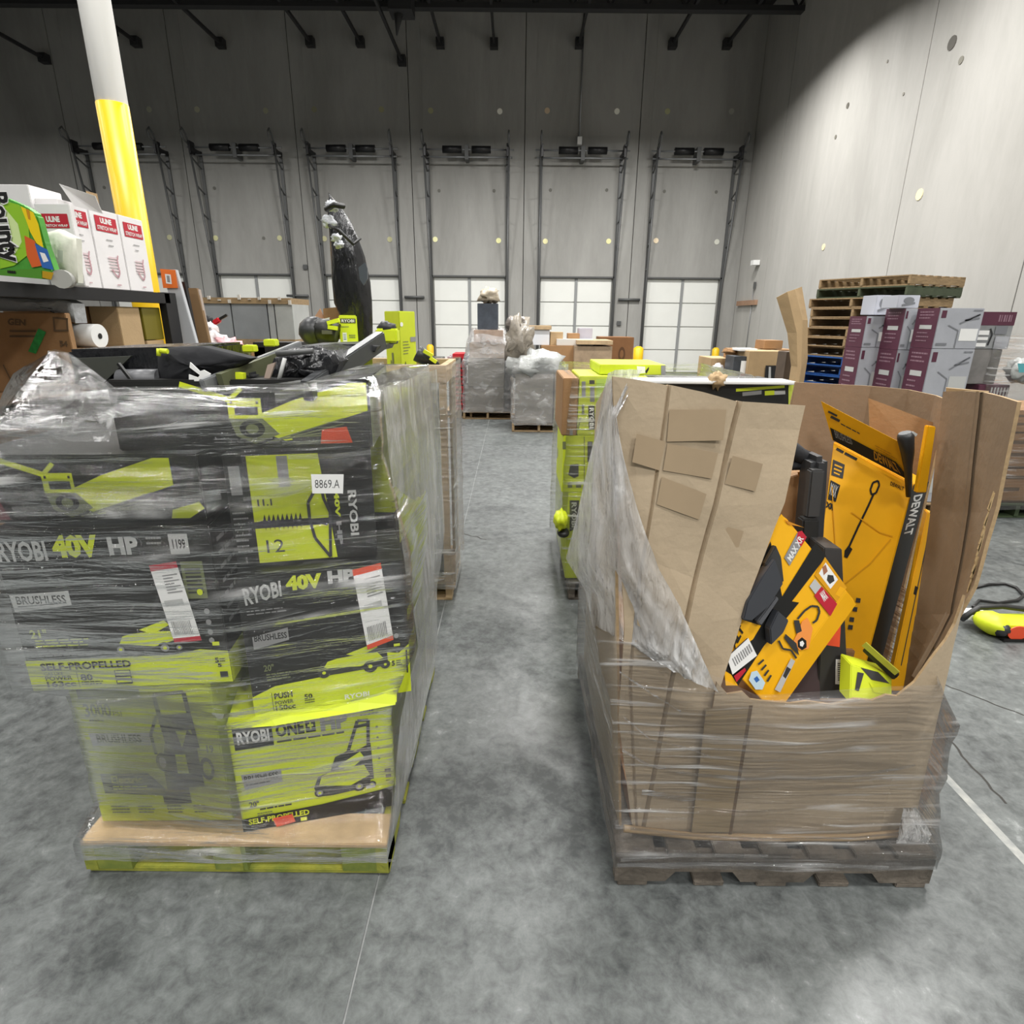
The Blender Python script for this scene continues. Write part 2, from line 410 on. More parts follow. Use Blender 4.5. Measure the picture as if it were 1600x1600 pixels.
def sheet(name, cols, m, parent=None, th=.007, sub=3, wob=.0, edge=None, seed=0, dirn=None, smooth=False):
    """corrugated board: cols = list of columns (lists of 3D points, same count, top first)"""
    def fine(c):
        out = []
        for a, b in zip(c, c[1:]):
            for k in range(sub): out.append(V(a).lerp(V(b), k / sub))
        return out + [V(c[-1])]
    C = [fine(c) for c in cols]; nr = len(C[0]); nc = len(C); mb = MB()
    f = []; b = []
    for j, c in enumerate(C):
        for i, p in enumerate(c):
            q = p + V((0, wob * noise.noise(V((p.x * 5 + seed, p.z * 5, seed))), 0))
            a = C[min(j + 1, nc - 1)][i] - C[max(j - 1, 0)][i]; e = c[min(i + 1, nr - 1)] - c[max(i - 1, 0)]
            n = a.cross(e)
            n = n.normalized() if n.length > 1e-9 else V((0, 1, 0))
            if n.dot(dirn if dirn is not None else p - EYE) < 0: n = -n
            f.append(q); b.append(q + n * th)
    k = len(f)
    fs = [(j * nr + i, (j + 1) * nr + i, (j + 1) * nr + i + 1, j * nr + i + 1) for j in range(nc - 1) for i in range(nr - 1)]
    mb.add(f + b, fs + [tuple(k + x for x in reversed(q)) for q in fs], 0, smooth)
    rim = [j * nr for j in range(nc)] + [(nc - 1) * nr + i for i in range(1, nr)] + [j * nr + nr - 1 for j in range(nc - 2, -1, -1)] + [i for i in range(nr - 2, 0, -1)]
    mb.add(f + b, [(a, a + k, bb + k, bb) for a, bb in zip(rim, rim[1:] + rim[:1])], 1 if edge else 0)
    return mb.build(name, [m, edge] if edge else m, parent)

def hull(name, rings, m, label, per=6, rows=6, amp=.01, freq=6, closed=True, obj=None, seed=0):
    """thin plastic film drawn over control rings (lists of 3D points, bottom first)"""
    def smooth(r):
        out = []; n = len(r)
        for i in range(n if closed else n - 1):
            a, b = V(r[i]), V(r[(i + 1) % n])
            for k in range(per): out.append(a.lerp(b, k / per))
        if not closed: out.append(V(r[-1]))
        return out
    rs = [smooth(r) for r in rings]; g = []
    for i in range(len(rs) - 1):
        for k in range(rows):
            g.append([a.lerp(b, k / rows) for a, b in zip(rs[i], rs[i + 1])])
    g.append(rs[-1]); nn = len(g[0]); mb = MB()
    vs = []
    for row in g:
        c = sum(row, V()) / nn
        for p in row:
            d = (p - c); d.z = 0
            if d.length > 0: d.normalize()
            q = V((p.x * freq + seed, p.y * freq, p.z * freq * 2.5))
            vs.append(p + d * amp * noise.noise(q) + V((0, 0, amp * .4 * noise.noise(q * 1.7))))
    fs = [(i * nn + j, i * nn + (j + 1) % nn, (i + 1) * nn + (j + 1) % nn, (i + 1) * nn + j) for i in range(len(g) - 1) for j in range(nn if closed else nn - 1)]
    mb.add(vs, fs, 0, True)
    o = mb.build(name, m)
    if label: tag(o, label, 'plastic wrap')
    return o

# ------------------------------------------------------------------ wooden pallets
def make_pallet(label, wx, dy, loc, ends=True, m=None, ms=None, group=None, notch=True, nb=7):
    """ends=True: stringer ends face -Y; else a notched stringer faces -Y. loc = middle of the footprint at floor"""
    m = m or WOOD; ms = ms or m
    t = thing('wooden_pallet', label, 'pallet', loc, group); L = V(loc)
    def B(name, a, b, mm):
        return MB().box(V(a) + L, V(b) + L).build(name, mm, t, bevel=.003)
    W, D = (wx, dy) if ends else (dy, wx)      # W across the stringers, D along them
    def loc2(x, y, z): return (x, y, z) if ends else (y, -x, z)
    def BB(name, a, b, mm):
        p, q = loc2(*a), loc2(*b)
        lo = [min(i, j) for i, j in zip(p, q)]; hi = [max(i, j) for i, j in zip(p, q)]
        return B(name, lo, hi, mm)
    for x in (-W / 2, -.02, W / 2 - .04):
        if not notch: BB('stringer', (x, -D / 2, .02), (x + .04, D / 2, .122), ms); continue
        prof = [(-.5, .02), (-.34, .02), (-.31, .062), (-.13, .062), (-.10, .02), (.10, .02), (.13, .062), (.31, .062), (.34, .02), (.5, .02), (.5, .122), (-.5, .122)]
        poly = [V(loc2(x, a * D, z)) + L for a, z in prof]; dv = V(loc2(.04, 0, 0))
        mb = MB(); n = len(prof)
        segs = [(-.5, -.34, .02), (-.31, -.13, .062), (-.10, .10, .02), (.13, .31, .062), (.34, .5, .02)]
        def q(a, z): return V(loc2(x, a * D, z)) + L
        cols = [(-.5, .02), (-.34, .02), (-.31, .062), (-.13, .062), (-.10, .02), (.10, .02), (.13, .062), (.31, .062), (.34, .02), (.5, .02)]
        vs = []
        for a, z in cols: vs += [q(a, z), q(a, .122), q(a, z) + dv, q(a, .122) + dv]
        fs = []
        for i in range(len(cols) - 1):
            k = i * 4; fs += [(k, k + 1, k + 5, k + 4), (k + 2, k + 6, k + 7, k + 3), (k + 1, k + 3, k + 7, k + 5), (k, k + 4, k + 6, k + 2)]
        fs += [(0, 2, 3, 1), (len(vs) - 4, len(vs) - 3, len(vs) - 1, len(vs) - 2)]
        mb.add(vs, fs); mb.build('stringer', ms, t)
    for i in range(nb):
        bw = .13 if i in (0, nb - 1) else .095; c = -D / 2 + .065 + (D - .13) * i / (nb - 1)
        BB('deck_board', (-W / 2, c - bw / 2, .122), (W / 2, c + bw / 2, .14), m)
    for i in range(5):
        c = -D / 2 + .06 + (D - .12) * i / 4
        if .10 < abs(c / D) < .34: c *= .9
        BB('bottom_board', (-W / 2, c - .05, 0), (W / 2, c + .05, .02), m)
    return t

# ================================================================== THE SETTING
WY, WXR, ZC = 21.6, 7.65, 10.75
# floor: slabs parted by saw-cut joints
fl = MB().box((-20, -13, -.3), (WXR, WY + .2, -.004)).build('floor', concrete('joint_filler', '9fa1a0', '7c7e7e', 3)); struct(fl)
xs = [-20, -15.6, -11.8, -8.0, -4.2, -.44, WXR]; ys = [-13, -3.0, 8.7, 15.8, WY + .2]
for i in range(len(xs) - 1):
    for j in range(len(ys) - 1):
        g = .003; MB().box((xs[i] + g, ys[j] + g, -.03), (xs[i + 1] - g, ys[j + 1] - g, 0)).build('slab', FLOORM, fl)
STRIPE = mat('worn_floor_paint', 'a6a6a0', .6, var=.5, vscale=20, col2='828584')
mb = MB(); k = 0
for (x, y0, y1) in ((1.80, .9, 6.0),):
    mb.add([(x, y0, .0006), (x + .035, y0, .0006), (x + .035, y1, .0006), (x, y1, .0006)], [(0, 1, 2, 3)])
mb.build('painted_line', STRIPE, fl)
mb = MB()
for k in range(5):
    y = 1.2 + k * .24; mb.add([(-.135 + .5 + k * .004, y - .2, .0005), (.373 + k * .004, y - .2, .0005), (.373 + k * .004, y, .0005), (.367 + k * .004, y, .0005)], [(0, 1, 2, 3)])
def crack(pts, wd=.006):
    mb = MB()
    for a, b in zip(pts, pts[1:]):
        a, b = V((*a, .0007)), V((*b, .0007)); d = (b - a).normalized(); n = V((-d.y, d.x, 0)) * wd / 2
        mb.add([a + n, b + n, b - n, a - n], [(0, 1, 2, 3)])
    mb.build('crack', HOLE, fl)
def jag(p, q, n, amp):
    p, q = V((*p, 0)), V((*q, 0)); out = []
    for i in range(n + 1):
        c = p.lerp(q, i / n); out.append((c.x + R.uniform(-amp, amp) * (0 < i < n), c.y + R.uniform(-amp, amp) * (0 < i < n)))
    return out
a, b = PZ(706, 828, 0), PZ(760, 843, 0); crack(jag((a.x, a.y), (b.x, b.y), 8, .015), .012)
for p, q in (((1478, 1152), (1572, 1256)), ((1462, 1065), (1600, 1118))):
    a, b = PZ(*p, 0), PZ(*q, 0); crack(jag((a.x, a.y), (b.x, b.y), 10, .008), .010)

# back wall of tilt-up panels, one per dock bay
wb = MB().box((-20, WY + .18, -.3), (WXR + .3, WY + .4, ZC + .6)).build('wall_back', HOLE); struct(wb)
DX = [5.78, 2.13, -1.53, -5.18, -8.84, -12.5, -16.15]
DH, DW = 3.12, 1.24
seam = [WXR] + [(a + b) / 2 for a, b in zip(DX, DX[1:])] + [-20]
for i, dx in enumerate(DX):
    x1, x0 = seam[i] - .012, seam[i + 1] + .012
    mb = MB(); y0, y1 = WY, WY + .18
    if i == 6: mb.box((x0, y0, 0), (x1, y1, ZC + .5))
    else: mb.box((x0, y0, 0), (dx - DW, y1, DH)).box((dx + DW, y0, 0), (x1, y1, DH)).box((x0, y0, DH), (x1, y1, ZC + .5))
    mb.build('wall_panel', WALLM, wb)
    # reveal strips cast beside each bay
    MB().box((x0 + .35, WY - .012, 0), (x0 + .41, WY + .01, ZC)).build('cast_strip', WALLM, wb)
wr = MB().box((WXR + .02, -13, -.3), (WXR + .3, WY + .2, ZC + .6)).build('wall_right', HOLE); struct(wr)
ys2 = [-13, -5.2, 2.4, 9.6, 13.05, 19.3, WY + .2]
for a, b in zip(ys2, ys2[1:]):
    MB().box((WXR, a + .012, 0), (WXR + .1, b - .012, ZC + .5)).build('wall_panel', WALLR, wr)
wl = MB().box((-20.3, -13, -.3), (-20, WY + .2, ZC + .6)).build('wall_left', WALLM); struct(wl)
wf = MB().box((-20, -13.3, -.3), (WXR, -13, ZC + .6)).build('wall_front', WALLM); struct(wf)
# lifting-insert patches and bolt holes on the walls
def disc(name, c, n, r, m, par, k=12):
    c = V(c); n = V(n).normalized(); x = n.orthogonal().normalized(); y = n.cross(x)
    MB().prism([c + (x * math.cos(6.2832 * i / k) + y * math.sin(6.2832 * i / k)) * r for i in range(k)], n * .012).build(name, m, par)
pm = {}
def patchm(h): return mat('patch_' + h, h, .8)
for px, py, h in ((233, 171, 'a8a795'), (308, 171, 'b5b29c'), (415, 173, 'a9a790'), (491, 171, '93917a'), (596, 171, 'a5a17f'), (673, 173, 'aaa684'), (781, 174, 'fbfaf0'),
                  (855, 173, 'd8c3a6'), (964, 174, 'fdfcf0'), (1043, 174, 'b4b48c'), (1143, 174, 'a9a7a0'), (337, 372, 'cfcd9e'), (437, 372, 'c5c39a'), (507, 373, 'c5c19a'),
                  (609, 374, 'bbb88f'), (680, 374, 'eeebb8'), (779, 376, 'f1efb2'), (852, 377, 'efe9b4'), (951, 377, 'eeeab0'), (1025, 376, 'ecd9ba'), (1120, 378, 'd2d2c6'), (265, 371, 'bdbb98')):
    disc('patch', P(px, py, WY), (0, -1, 0), .085, patchm(h), wb)
for px, py in ((686, 298), (772, 298), (860, 297), (948, 297), (1038, 299), (1119, 300), (163, 293), (335, 294), (412, 372)):
    disc('bolt_hole', P(px, py, WY), (0, -1, 0), .05, mat('grey_hole', '6f6e68', .9), wb)
for px, py, r, h in ((1437, 304, .10, 'f3e3b4'), (1287, 386, .075, 'ecdcae'), (1488, 67, .11, '55524c'), (1502, 94, .06, '7d7a70'), (1325, 165, .06, '5a574f'), (1306, 214, .045, '6f6c62'), (1387, 96, .03, '8c8980'), (1412, 147, .03, '8c8980')):
    disc('patch', PX(px, py, WXR), (-1, 0, 0), r, patchm(h), wr)
# conduits
for px, y0, y1 in ((912, 18, 222),):
    a, b = P(px + 1, y0, WY - .05), P(px - 3, y1, WY - .05)
    MB().tube([(a.x, WY - .05, a.z), (a.x, WY - .05, b.z)], .025).build('conduit', METL, wb)
    MB().box((a.x - .07, WY - .2, b.z - .1), (a.x + .07, WY - .02, b.z + .12)).build('junction_box', WHT, wb)
for xa, xb, py in ((632, 663, 464), (966, 1000, 468), (448, 482, 462)):
    a, b = P(xa, py, WY - .08), P(xb, py, WY - .08)
    MB().tube([a, (b.x, b.y, a.z)], .04).build('conduit', METG, wb)
for px, py in ((477, 417), (967, 505)):
    c = P(px, py, WY - .03); MB().box(c - V((.07, .03, .07)), c + V((.07, .03, .07))).build('junction_box', METG, wb)
c = PX(1180, 411, WXR - .12)
MB().box(c - V((.1, .12, .06)), c + V((.1, .12, .08))).build('junction_box', WHT, wr)
MB().box(c - V((-.04, .03, .75)), c - V((-.1, -.03, .55))).build('conduit', METG, wr)
a, b = PX(1175, 470, WXR - .03), PX(1170, 545, WXR - .03); MB().tube([(WXR - .03, a.y, c.z - .7), (WXR - .03, a.y, .5)], .012).build('conduit', METL, wr)

# ceiling deck, girder and joist chords that end on the back wall
ce = MB().box((-20, -13, ZC), (WXR, WY + .2, ZC + .1)).build('ceiling', CEILM); struct(ce)
for xx, yy, zz in ((0, 19.15, 9.62), (0, 9.4, 10.1), (0, 0, 10.1)):
    mb = MB().box((-20, yy - .12, zz), (WXR, yy + .12, zz + .12)).box((-20, yy - .12, zz + .85), (WXR, yy + .12, zz + .95))
    for k in range(28):
        x = -19.5 + k; mb.beam((x, yy, zz + .1), (x + .5, yy, zz + .87), .06, .06).beam((x + .5, yy, zz + .87), (x + 1, yy, zz + .1), .06, .06)
    mb.build('girder', GIRD, ce)
for px, py in ((213, 66), (345, 68), (485, 66), (563, 66), (688, 68), (772, 69), (905, 68), (1051, 69), (1136, 69), (175, 47), (628, 95), (70, 92)):
    a = P(px, py, WY - .1)
    MB().beam((a.x, WY, a.z), (a.x, 12.6, a.z + .02), .07, .09).box((a.x - .12, WY - .25, a.z - .12), (a.x + .12, WY, a.z + .12)).build('joist', GIRD, ce)
a = P(625, 30, 18.4)
mb = MB().box(a - V((.25, .3, -.1)), a + V((.35, .3, .9))); mb.tube([a + V((0, 0, .3)), a + V((-.1, 0, -.35))], [.16, .02]); mb.build('ceiling_bracket', GIRD, ce)

# dock doors with high-lift tracks and counterbalance springs
for i, dx in enumerate(DX[:6]):
    d = sroot('door_%d' % (i + 1), (dx, WY, 0)); y = WY + .07
    rows = 4; hh = DH / rows
    for r_ in range(rows):
        for c_ in (0, 1):
            x0 = dx - DW + .03 if c_ == 0 else dx + .045; x1 = dx - .045 if c_ == 0 else dx + DW - .03
            MB().box((x0, y, r_ * hh + .015), (x1, y + .05, (r_ + 1) * hh - .015)).build('door_panel', DOORW, d, bevel=.006)
    MB().box((dx - .045, y - .03, 0), (dx + .045, y + .05, DH)).build('centre_stile', DOORG, d)
    MB().box((dx - DW, y + .04, 0), (dx + DW, y + .06, DH)).build('door_back', mat('door_seam', 'b3b4b0', .6), d)
    MB().box((dx - DW - .06, WY - .05, DH), (dx + DW + .06, WY + .02, DH + .05)).build('header_seal', METG, d)
    for s in (-1, 1):
        xa = dx + s * (DW + .05)
        MB().box((xa - .05, WY - .05, 0), (xa + .05, WY, 6.8)).build('track_angle', METG, d)
        top = V((dx + s * (DW + .09), WY - .62, 6.85))
        mb = MB().tube([(xa, WY - .10, 0), (xa, WY - .13, 3.0), top], .034, n=6)
        hook = [top, top + V((0, -.12, .25)), top + V((0, -.3, .38)), top + V((0, -.42, .28)), top + V((0, -.38, .12)), top + V((0, -.2, .05)), top]
        mb.tube(hook, .028, n=6); mb.build('track', METG if s < 0 else METG, d)
        for k in range(5):
            z = 3.4 + k * .78; f = (z - 3.0) / 3.85
            yy = WY - .13 - f * .49
            MB().beam((xa + s * .02, WY - .03, z - .25 * f), (xa + s * .03, yy, z), .035, .035).build('track_bracket', METG, d)
        MB().box((xa - .05, WY - .62, 6.66), (xa + .05, WY, 6.78)).box((xa - .03, WY - .7, 6.6), (xa + .03, WY - .4, 6.95)).build('bearing_plate', METB, d)
        MB().tube([(dx + s * .16, WY - .42, 6.83), (dx + s * .76, WY - .42, 6.83)], .105, n=14).build('spring', SPRING, d)
    MB().tube([(dx - DW - .25, WY - .42, 6.83), (dx + DW + .25, WY - .42, 6.83)], .025).tube([(dx - DW - .2, WY - .42, 6.62), (dx + DW + .2, WY - .42, 6.62)], .025).build('shaft', METL, d)
    MB().box((dx - .06, WY - .47, 6.55), (dx + .06, WY, 6.95)).build('centre_bearing', METG, d)

# steel column with painted sleeve
cx, cy = -3.88, 6.6
co = MB().tube([(cx, cy, 0), (cx, cy, ZC)], .135, n=28).build('column', WPAINT); struct(co)
MB().tube([(cx, cy, 0), (cx, cy, 3.72)], .139, n=28).build('painted_sleeve', YPAINT, co)
MB().box((cx - .2, cy - .2, 0), (cx + .2, cy + .2, .03)).build('base_plate', METG, co)

# safety bollards by the doors
for px, pyt, lab in ((672, 538, 'yellow steel bollard behind the wrapped wooden crate'), (790, 541, 'yellow steel bollard between two film-wrapped pallet loads'),
                     (998, 541, 'wide yellow steel bollard beside the brown crate'), (1119, 543, 'yellow steel bollard at the outer edge of the last dock door')):
    Y = 20.6; a = P(px, pyt, Y)
    Y = 19.5 if px == 998 else 20.6; a = P(px, pyt, Y)
    o = MB().tube([(a.x, Y, 0), (a.x, Y, a.z - .06), (a.x, Y, a.z)], [.16 if px == 998 else .12, .16 if px == 998 else .12, .06], n=16).build('bollard', YPAINT); tag(o, lab, 'bollard')

# ================================================================== PRINTED PRODUCT PICTURES
def draw_mower(D, u0, v0, u1, v1, body=None, deck=None, handle=True, tyre=None):
    body, deck, tyre = body or LIME, deck or BLK2, tyre or BLK
    def U(a): return u0 + (u1 - u0) * a
    def W(b): return v0 + (v1 - v0) * b
    def pl(pts, m): D.poly([(U(a), W(b)) for a, b in pts], m)
    if handle:
        D.line([(U(.60), W(.42)), (U(.80), W(.03)), (U(.97), W(.04)), (U(.93), W(.45))], .011, BLK2)
        D.line([(U(.78), W(.10)), (U(.96), W(.09))], .012, BLK2)
    pl([(.58, .45), (.98, .33), (.99, .80), (.72, .82)], BLK2)
    pl([(.02, .80), (.10, .66), (.40, .60), (.97, .72), (.90, .90), (.30, .93), (.08, .92)], deck)
    pl([(.10, .78), (.16, .66), (.36, .60), (.85, .60), (.93, .74), (.60, .84), (.28, .80)], body)
    pl([(.30, .62), (.40, .44), (.62, .38), (.80, .42), (.62, .60)], BLK)
    pl([(.42, .56), (.80, .42), (.86, .50), (.60, .64)], body)
    for a, r in ((.10, .085), (.74, .10), (.95, .07)):
        rr = r * (u1 - u0); k = D.w / D.h
        D.ell(U(a), W(.87), rr, rr * k, tyre); D.ell(U(a), W(.87), rr * .62, rr * k * .62, GRY if tyre is BLK else BLK2); D.ell(U(a), W(.87), rr * .3, rr * k * .3, body)
def draw_washer(D, u0, v0, u1, v1, g):
    def U(a): return u0 + (u1 - u0) * a
    def W(b): return v0 + (v1 - v0) * b
    k = D.w / D.h
    D.line([(U(.30), W(.55)), (U(.22), W(.05)), (U(.72), W(.03)), (U(.78), W(.5))], .014, g)
    D.poly([(U(a), W(b)) for a, b in ((.24, .22), (.76, .2), (.78, .34), (.24, .36))], g)
    D.poly([(U(a), W(b)) for a, b in ((.30, .36), (.46, .34), (.52, .5), (.66, .34), (.76, .4), (.78, .84), (.12, .86), (.14, .62))], g)
    D.poly([(U(a), W(b)) for a, b in ((.38, .55), (.55, .55), (.55, .72), (.36, .72))], LIME)
    D.line([(U(.06), W(.55)), (U(.04), W(.38)), (U(.2), W(.22))], .01, g)
    D.ell(U(.14), W(.62), .11 * (u1 - u0), .13 * (u1 - u0) * k * 1.5, g); D.ell(U(.14), W(.62), .06 * (u1 - u0), .08 * (u1 - u0) * k * 1.5, LGRY)
    D.ell(U(.88), W(.68), .12 * (u1 - u0), .16 * (u1 - u0) * k * 1.5, BLK2); D.ell(U(.88), W(.68), .07 * (u1 - u0), .10 * (u1 - u0) * k * 1.5, LIME)
    D.poly([(U(a), W(b)) for a, b in ((.02, .86), (.5, .84), (.5, .99), (.02, 1.0))], g)
def sticker(face, quad, parent, edge=ORG, name='shipping_label', label=None, off=.012, body=WHT, code='555'):
    D = Decal(face, off)
    q = [V((a, b, 0)) for a, b in quad]
    f = lambda a, b: (bil(q, a, b).x, bil(q, a, b).y)
    D.poly([f(0, 0), f(1, 0), f(1, 1), f(0, 1)], body)
    if edge:
        D.poly([f(0, 0), f(1, 0), f(1, .075), f(0, .075)], edge); D.poly([f(0, .94), f(1, .94), f(1, 1), f(0, 1)], edge)
    for i in range(7):
        D.poly([f(.35, .14 + i * .035), f(.9 - .2 * (i % 2), .14 + i * .035), f(.9 - .2 * (i % 2), .155 + i * .035), f(.35, .155 + i * .035)], GRY)
    D.poly([f(.12, .45), f(.8, .45), f(.8, .52), f(.12, .52)], LGRY)
    for i in range(12):
        a = .12 + i * .06; D.poly([f(a, .72), f(a + R.uniform(.015, .04), .72), f(a + R.uniform(.015, .04), .9), f(a, .9)], GRY)
    return D.build(name, parent, label)

# ================================================================== NEAR PALLET OF LAWN TOOLS (viewer's side, facing the lens)
pal = make_pallet('yellow-green painted wooden pallet under the lawn mower boxes', 1.02, 1.22, (-.915, 2.12, 0), True, WOODY, WOODY)
for c in pal.children:
    if c.name.startswith('deck_board') : c.data.materials.clear(); c.data.materials.append(WOODL)

HAZEG = mat('grey_green_print', '6f7650', .5)
for x0, x1 in ((-1.425, -1.27), (-.99, -.88), (-.56, -.405)):
    MB().box((x0, 1.512, .021), (x1, 1.62, .121)).build('end_block', mat('green_painted_wood', '8d9440', .7, var=.4, vscale=12, col2='5f7030'), pal)
# pressure washer carton
o, F = front_box('pressure_washer_box', 'pale lime pressure washer carton on the lower tier, beside the smaller mower carton', 'box',
                 ((112, 1085), (333, 1075), (362, 1290), (158, 1294)), (1.59, 1.60), .32, LIMEP, z0=.141, z1=.694)
D = Decal(F['front'])
D.rect(.06, .035, .50, .10, HAZEG); D.text('3000', (.08, .13, .27, .225), HAZEG); D.text('PSI', (.28, .18, .34, .22), HAZEG, .0); D.lines(.10, .24, .22, .265, 1, HAZEG)
D.poly([(.07, .335), (.52, .335), (.50, .425), (.08, .425)], LGRY); D.text('BRUSHLESS', (.12, .345, .44, .405), BLK2)
D.poly([(.08, .63), (.43, .625), (.56, .77), (.60, .80), (.08, .775)], BLK2); D.text('Electric', (.15, .645, .38, .70), LIME, .02); D.lines(.15, .72, .46, .76, 2, LIME, .4)
for a in (.10, .30, .52, .72): D.lines(a, .87, a + .14, .94, 3, HAZEG, .45)
draw_washer(D, .50, .03, .93, .86, mat('washer_print', '2e3030', .5)); D.text('19', (.90, .42, .95, .48), HAZEG)
D.build('print', o)
# small mower carton
o, F = front_box('small_mower_box', 'lime 20 inch mower carton on the lower tier with a red sticker along its base', 'box',
                 ((349, 1138), (612, 1103), (622, 1288), (385, 1300)), (1.555, 1.68), .30, LIMEP, z0=.141, z1=.572)
D = Decal(F['front'])
D.rect(.03, .03, .26, .235, BLK); D.text('RYOBI', (.05, .075, .24, .19), WHT, .035)
D.text('ONE', (.28, .05, .45, .17), BLK, .045); D.rect(.46, .045, .52, .165, BLK); D.text('+', (.473, .07, .507, .14), LIME, .05)
D.text('HP', (.55, .03, .72, .175), GRY, .06); D.lines(.28, .20, .72, .235, 1, BLK2, .5); D.lines(.80, .04, .92, .10, 2, BLK2, .4)
D.poly([(.04, .46), (.28, .46), (.28, .58), (.05, .60)], GRY); D.text('BRUSHLESS', (.055, .475, .26, .535), BLK, .02); D.lines(.06, .55, .26, .575, 1, BLK2)
D.text('20"', (.06, .72, .12, .78), BLK2); D.lines(.12, .80, .36, .83, 1, BLK2); D.lines(.10, .84, .20, .88, 2, HAZEG)
D.poly([(0, .875), (.5, .86), (.86, .82), (1, .80), (1, 1), (0, 1)], BLK); D.text('SELF-PROPELLED', (.04, .885, .42, .94), LIME, .03)
D.lines(.05, .955, .16, .985, 2, GRY); D.rect(.36, .955, .40, .99, LIME)
draw_mower(D, .46, .10, .86, .84)
for b in (.2, .3, .4, .5): D.ell(.90, b, .008, .012, HAZEG, 8)
D.rect(.93, .61, .97, .645, BLK2); D.rect(.935, .67, .97, .70, BLK2); D.rect(.80, .745, .86, .775, LGRY); D.lines(.935, .72, .965, .74, 1, BLK2)
D.build('print', o)
D = Decal(F['front'], .012); D.poly([(.19, .895), (.315, .885), (.33, .965), (.21, .985)], ORG); D.lines(.21, .91, .30, .96, 3, RED, .3); D.build('red_sticker', o)
D = Decal(F['right'])
D.rect(0, .1, .12, .4, BLK); D.rect(0, .55, .12, .7, BLK); D.rect(0, .82, 1, 1, BLK); D.build('side_print', o)
# 21 inch mower carton
o, F = front_box('large_mower_box', 'black 21 inch self-propelled mower carton overhanging the pressure washer carton', 'box',
                 ((-8, 838), (330, 795), (355, 1058), (48, 1090)), (1.55, 1.61), .40, BLK, z0=.696, z1=1.222)
D = Decal(F['front'])
D.rect(0, .80, 1, 1, LIME); D.poly([(.72, .80), (.86, .77), (1, .79), (1, .80)], LIME)
D.text('RYOBI', [(.015, .065), (.235, .065), (.235, .185), (.015, .185)], LGRY, .03); D.text('40V', (.265, .035, .475, .17), LIME, .06)
D.text('HP', (.52, .055, .66, .16), LGRY, .05); D.lines(.70, .06, .78, .12, 2, GRY, .4)
D.rect(.805, .045, .895, .165, LGRY); D.text('1199', (.82, .075, .88, .135), BLK, .02)
D.poly([(.015, .38), (.29, .365), (.29, .455), (.02, .485)], LGRY); D.text('BRUSHLESS', (.04, .39, .27, .44), BLK2, .02); D.poly([(.04, .45), (.27, .437), (.27, .442), (.04, .456)], BLK2)
D.rect(.84, .21, .945, .44, HAZEG); D.bars(.855, .25, .93, .42, 7, BLK2, True); D.ell(.91, .40, .014, .02, LIME)
D.text('21"', (.06, .60, .14, .655), LIME, .03); D.lines(.075, .665, .38, .72, 3, LIME, .5); D.lines(.075, .735, .36, .785, 3, GRY, .35)
draw_mower(D, .44, .40, .78, .80)
for b in (.52, .59, .655, .71): D.ell(.93, b, .014, .018, GRY, 10)
D.rect(.93, .72, .965, .745, LIME)
D.text('SELF-PROPELLED', (.07, .815, .51, .865), BLK, .035)
D.text('GAS LIKE', (.08, .875, .17, .895), BLK, .01); D.text('POWER', (.08, .90, .21, .93), BLK, .02); D.text('163cc', (.08, .935, .22, .975), BLK, .03); D.lines(.08, .98, .2, .995, 1, BLK2)
D.rect(.235, .88, .238, .985, BLK2); D.text('80', (.25, .895, .31, .94), BLK, .03); D.lines(.25, .945, .38, .975, 2, BLK2, .4)
D.rect(.42, .88, .50, .975, BLK2); D.bars(.425, .885, .495, .97, 4, LIME, True)
D.text('5', (.93, .825, .95, .86), BLK, .04); D.text('5', (.94, .865, .96, .89), BLK, .04); D.lines(.955, .83, .985, .86, 2, BLK2); D.rect(.945, .92, .985, .96, BLK2)
D.build('print', o)
sticker(F['front'], [(.70, .22), (.83, .20), (.885, .70), (.75, .71)], o, RED)
D = Decal(F['right']); D.rect(0, .80, 1, 1, LIME); D.lines(.1, .1, .9, .7, 7, GRY, .3); D.build('side_print', o)
# 20 inch push mower carton
o, F = front_box('push_mower_box', 'black and lime push mower carton resting on the small mower carton', 'box',
                 ((364, 905), (628, 866), (645, 1062), (400, 1112)), (1.60, 1.74), .32, BLK, z0=.575, z1=1.062)
D = Decal(F['front'])
D.poly([(0, .86), (.14, .80), (.60, .77), (.80, .72), (.84, .66), (.93, .68), (1, .62), (1, 1), (0, 1)], LIME)
D.text('RYOBI', [(.03, .08), (.25, .05), (.25, .16), (.04, .20)], LGRY, .03); D.text('40V', (.28, .025, .49, .13), LIME, .06); D.text('HP', (.525, .02, .69, .11), LGRY, .06)
D.lines(.04, .235, .3, .28, 2, GRY, .3)
for i in range(5): D.lines(.70 + .01 * i, .03 + i * .014, .94, .04 + i * .014, 1, BLK2, .6)
D.poly([(.05, .42), (.26, .38), (.26, .47), (.05, .51)], GRY); D.text('BRUSHLESS', (.06, .41, .25, .455), BLK, .02)
D.text('20"', (.09, .63, .15, .68), HAZEG, .02); D.lines(.10, .70, .28, .76, 3, HAZEG, .45)
draw_mower(D, .40, .42, .86, .80, tyre=BLK2)
D.text('PUSH', (.13, .85, .24, .895), BLK, .03); D.text('POWER', (.13, .91, .24, .94), BLK, .01); D.text('150cc', (.13, .945, .25, .985), BLK, .02); D.rect(.115, .84, .118, .99, BLK2)
D.text('50', (.31, .89, .36, .93), BLK, .03); D.lines(.31, .935, .40, .97, 2, BLK2, .4); D.text('RYOBI', (.56, .94, .72, .98), WHT, .03)
D.text('5', (.88, .73, .90, .77), BLK, .04); D.lines(.91, .73, .95, .78, 3, BLK2); D.rect(.975, .66, .985, .84, BLK2)
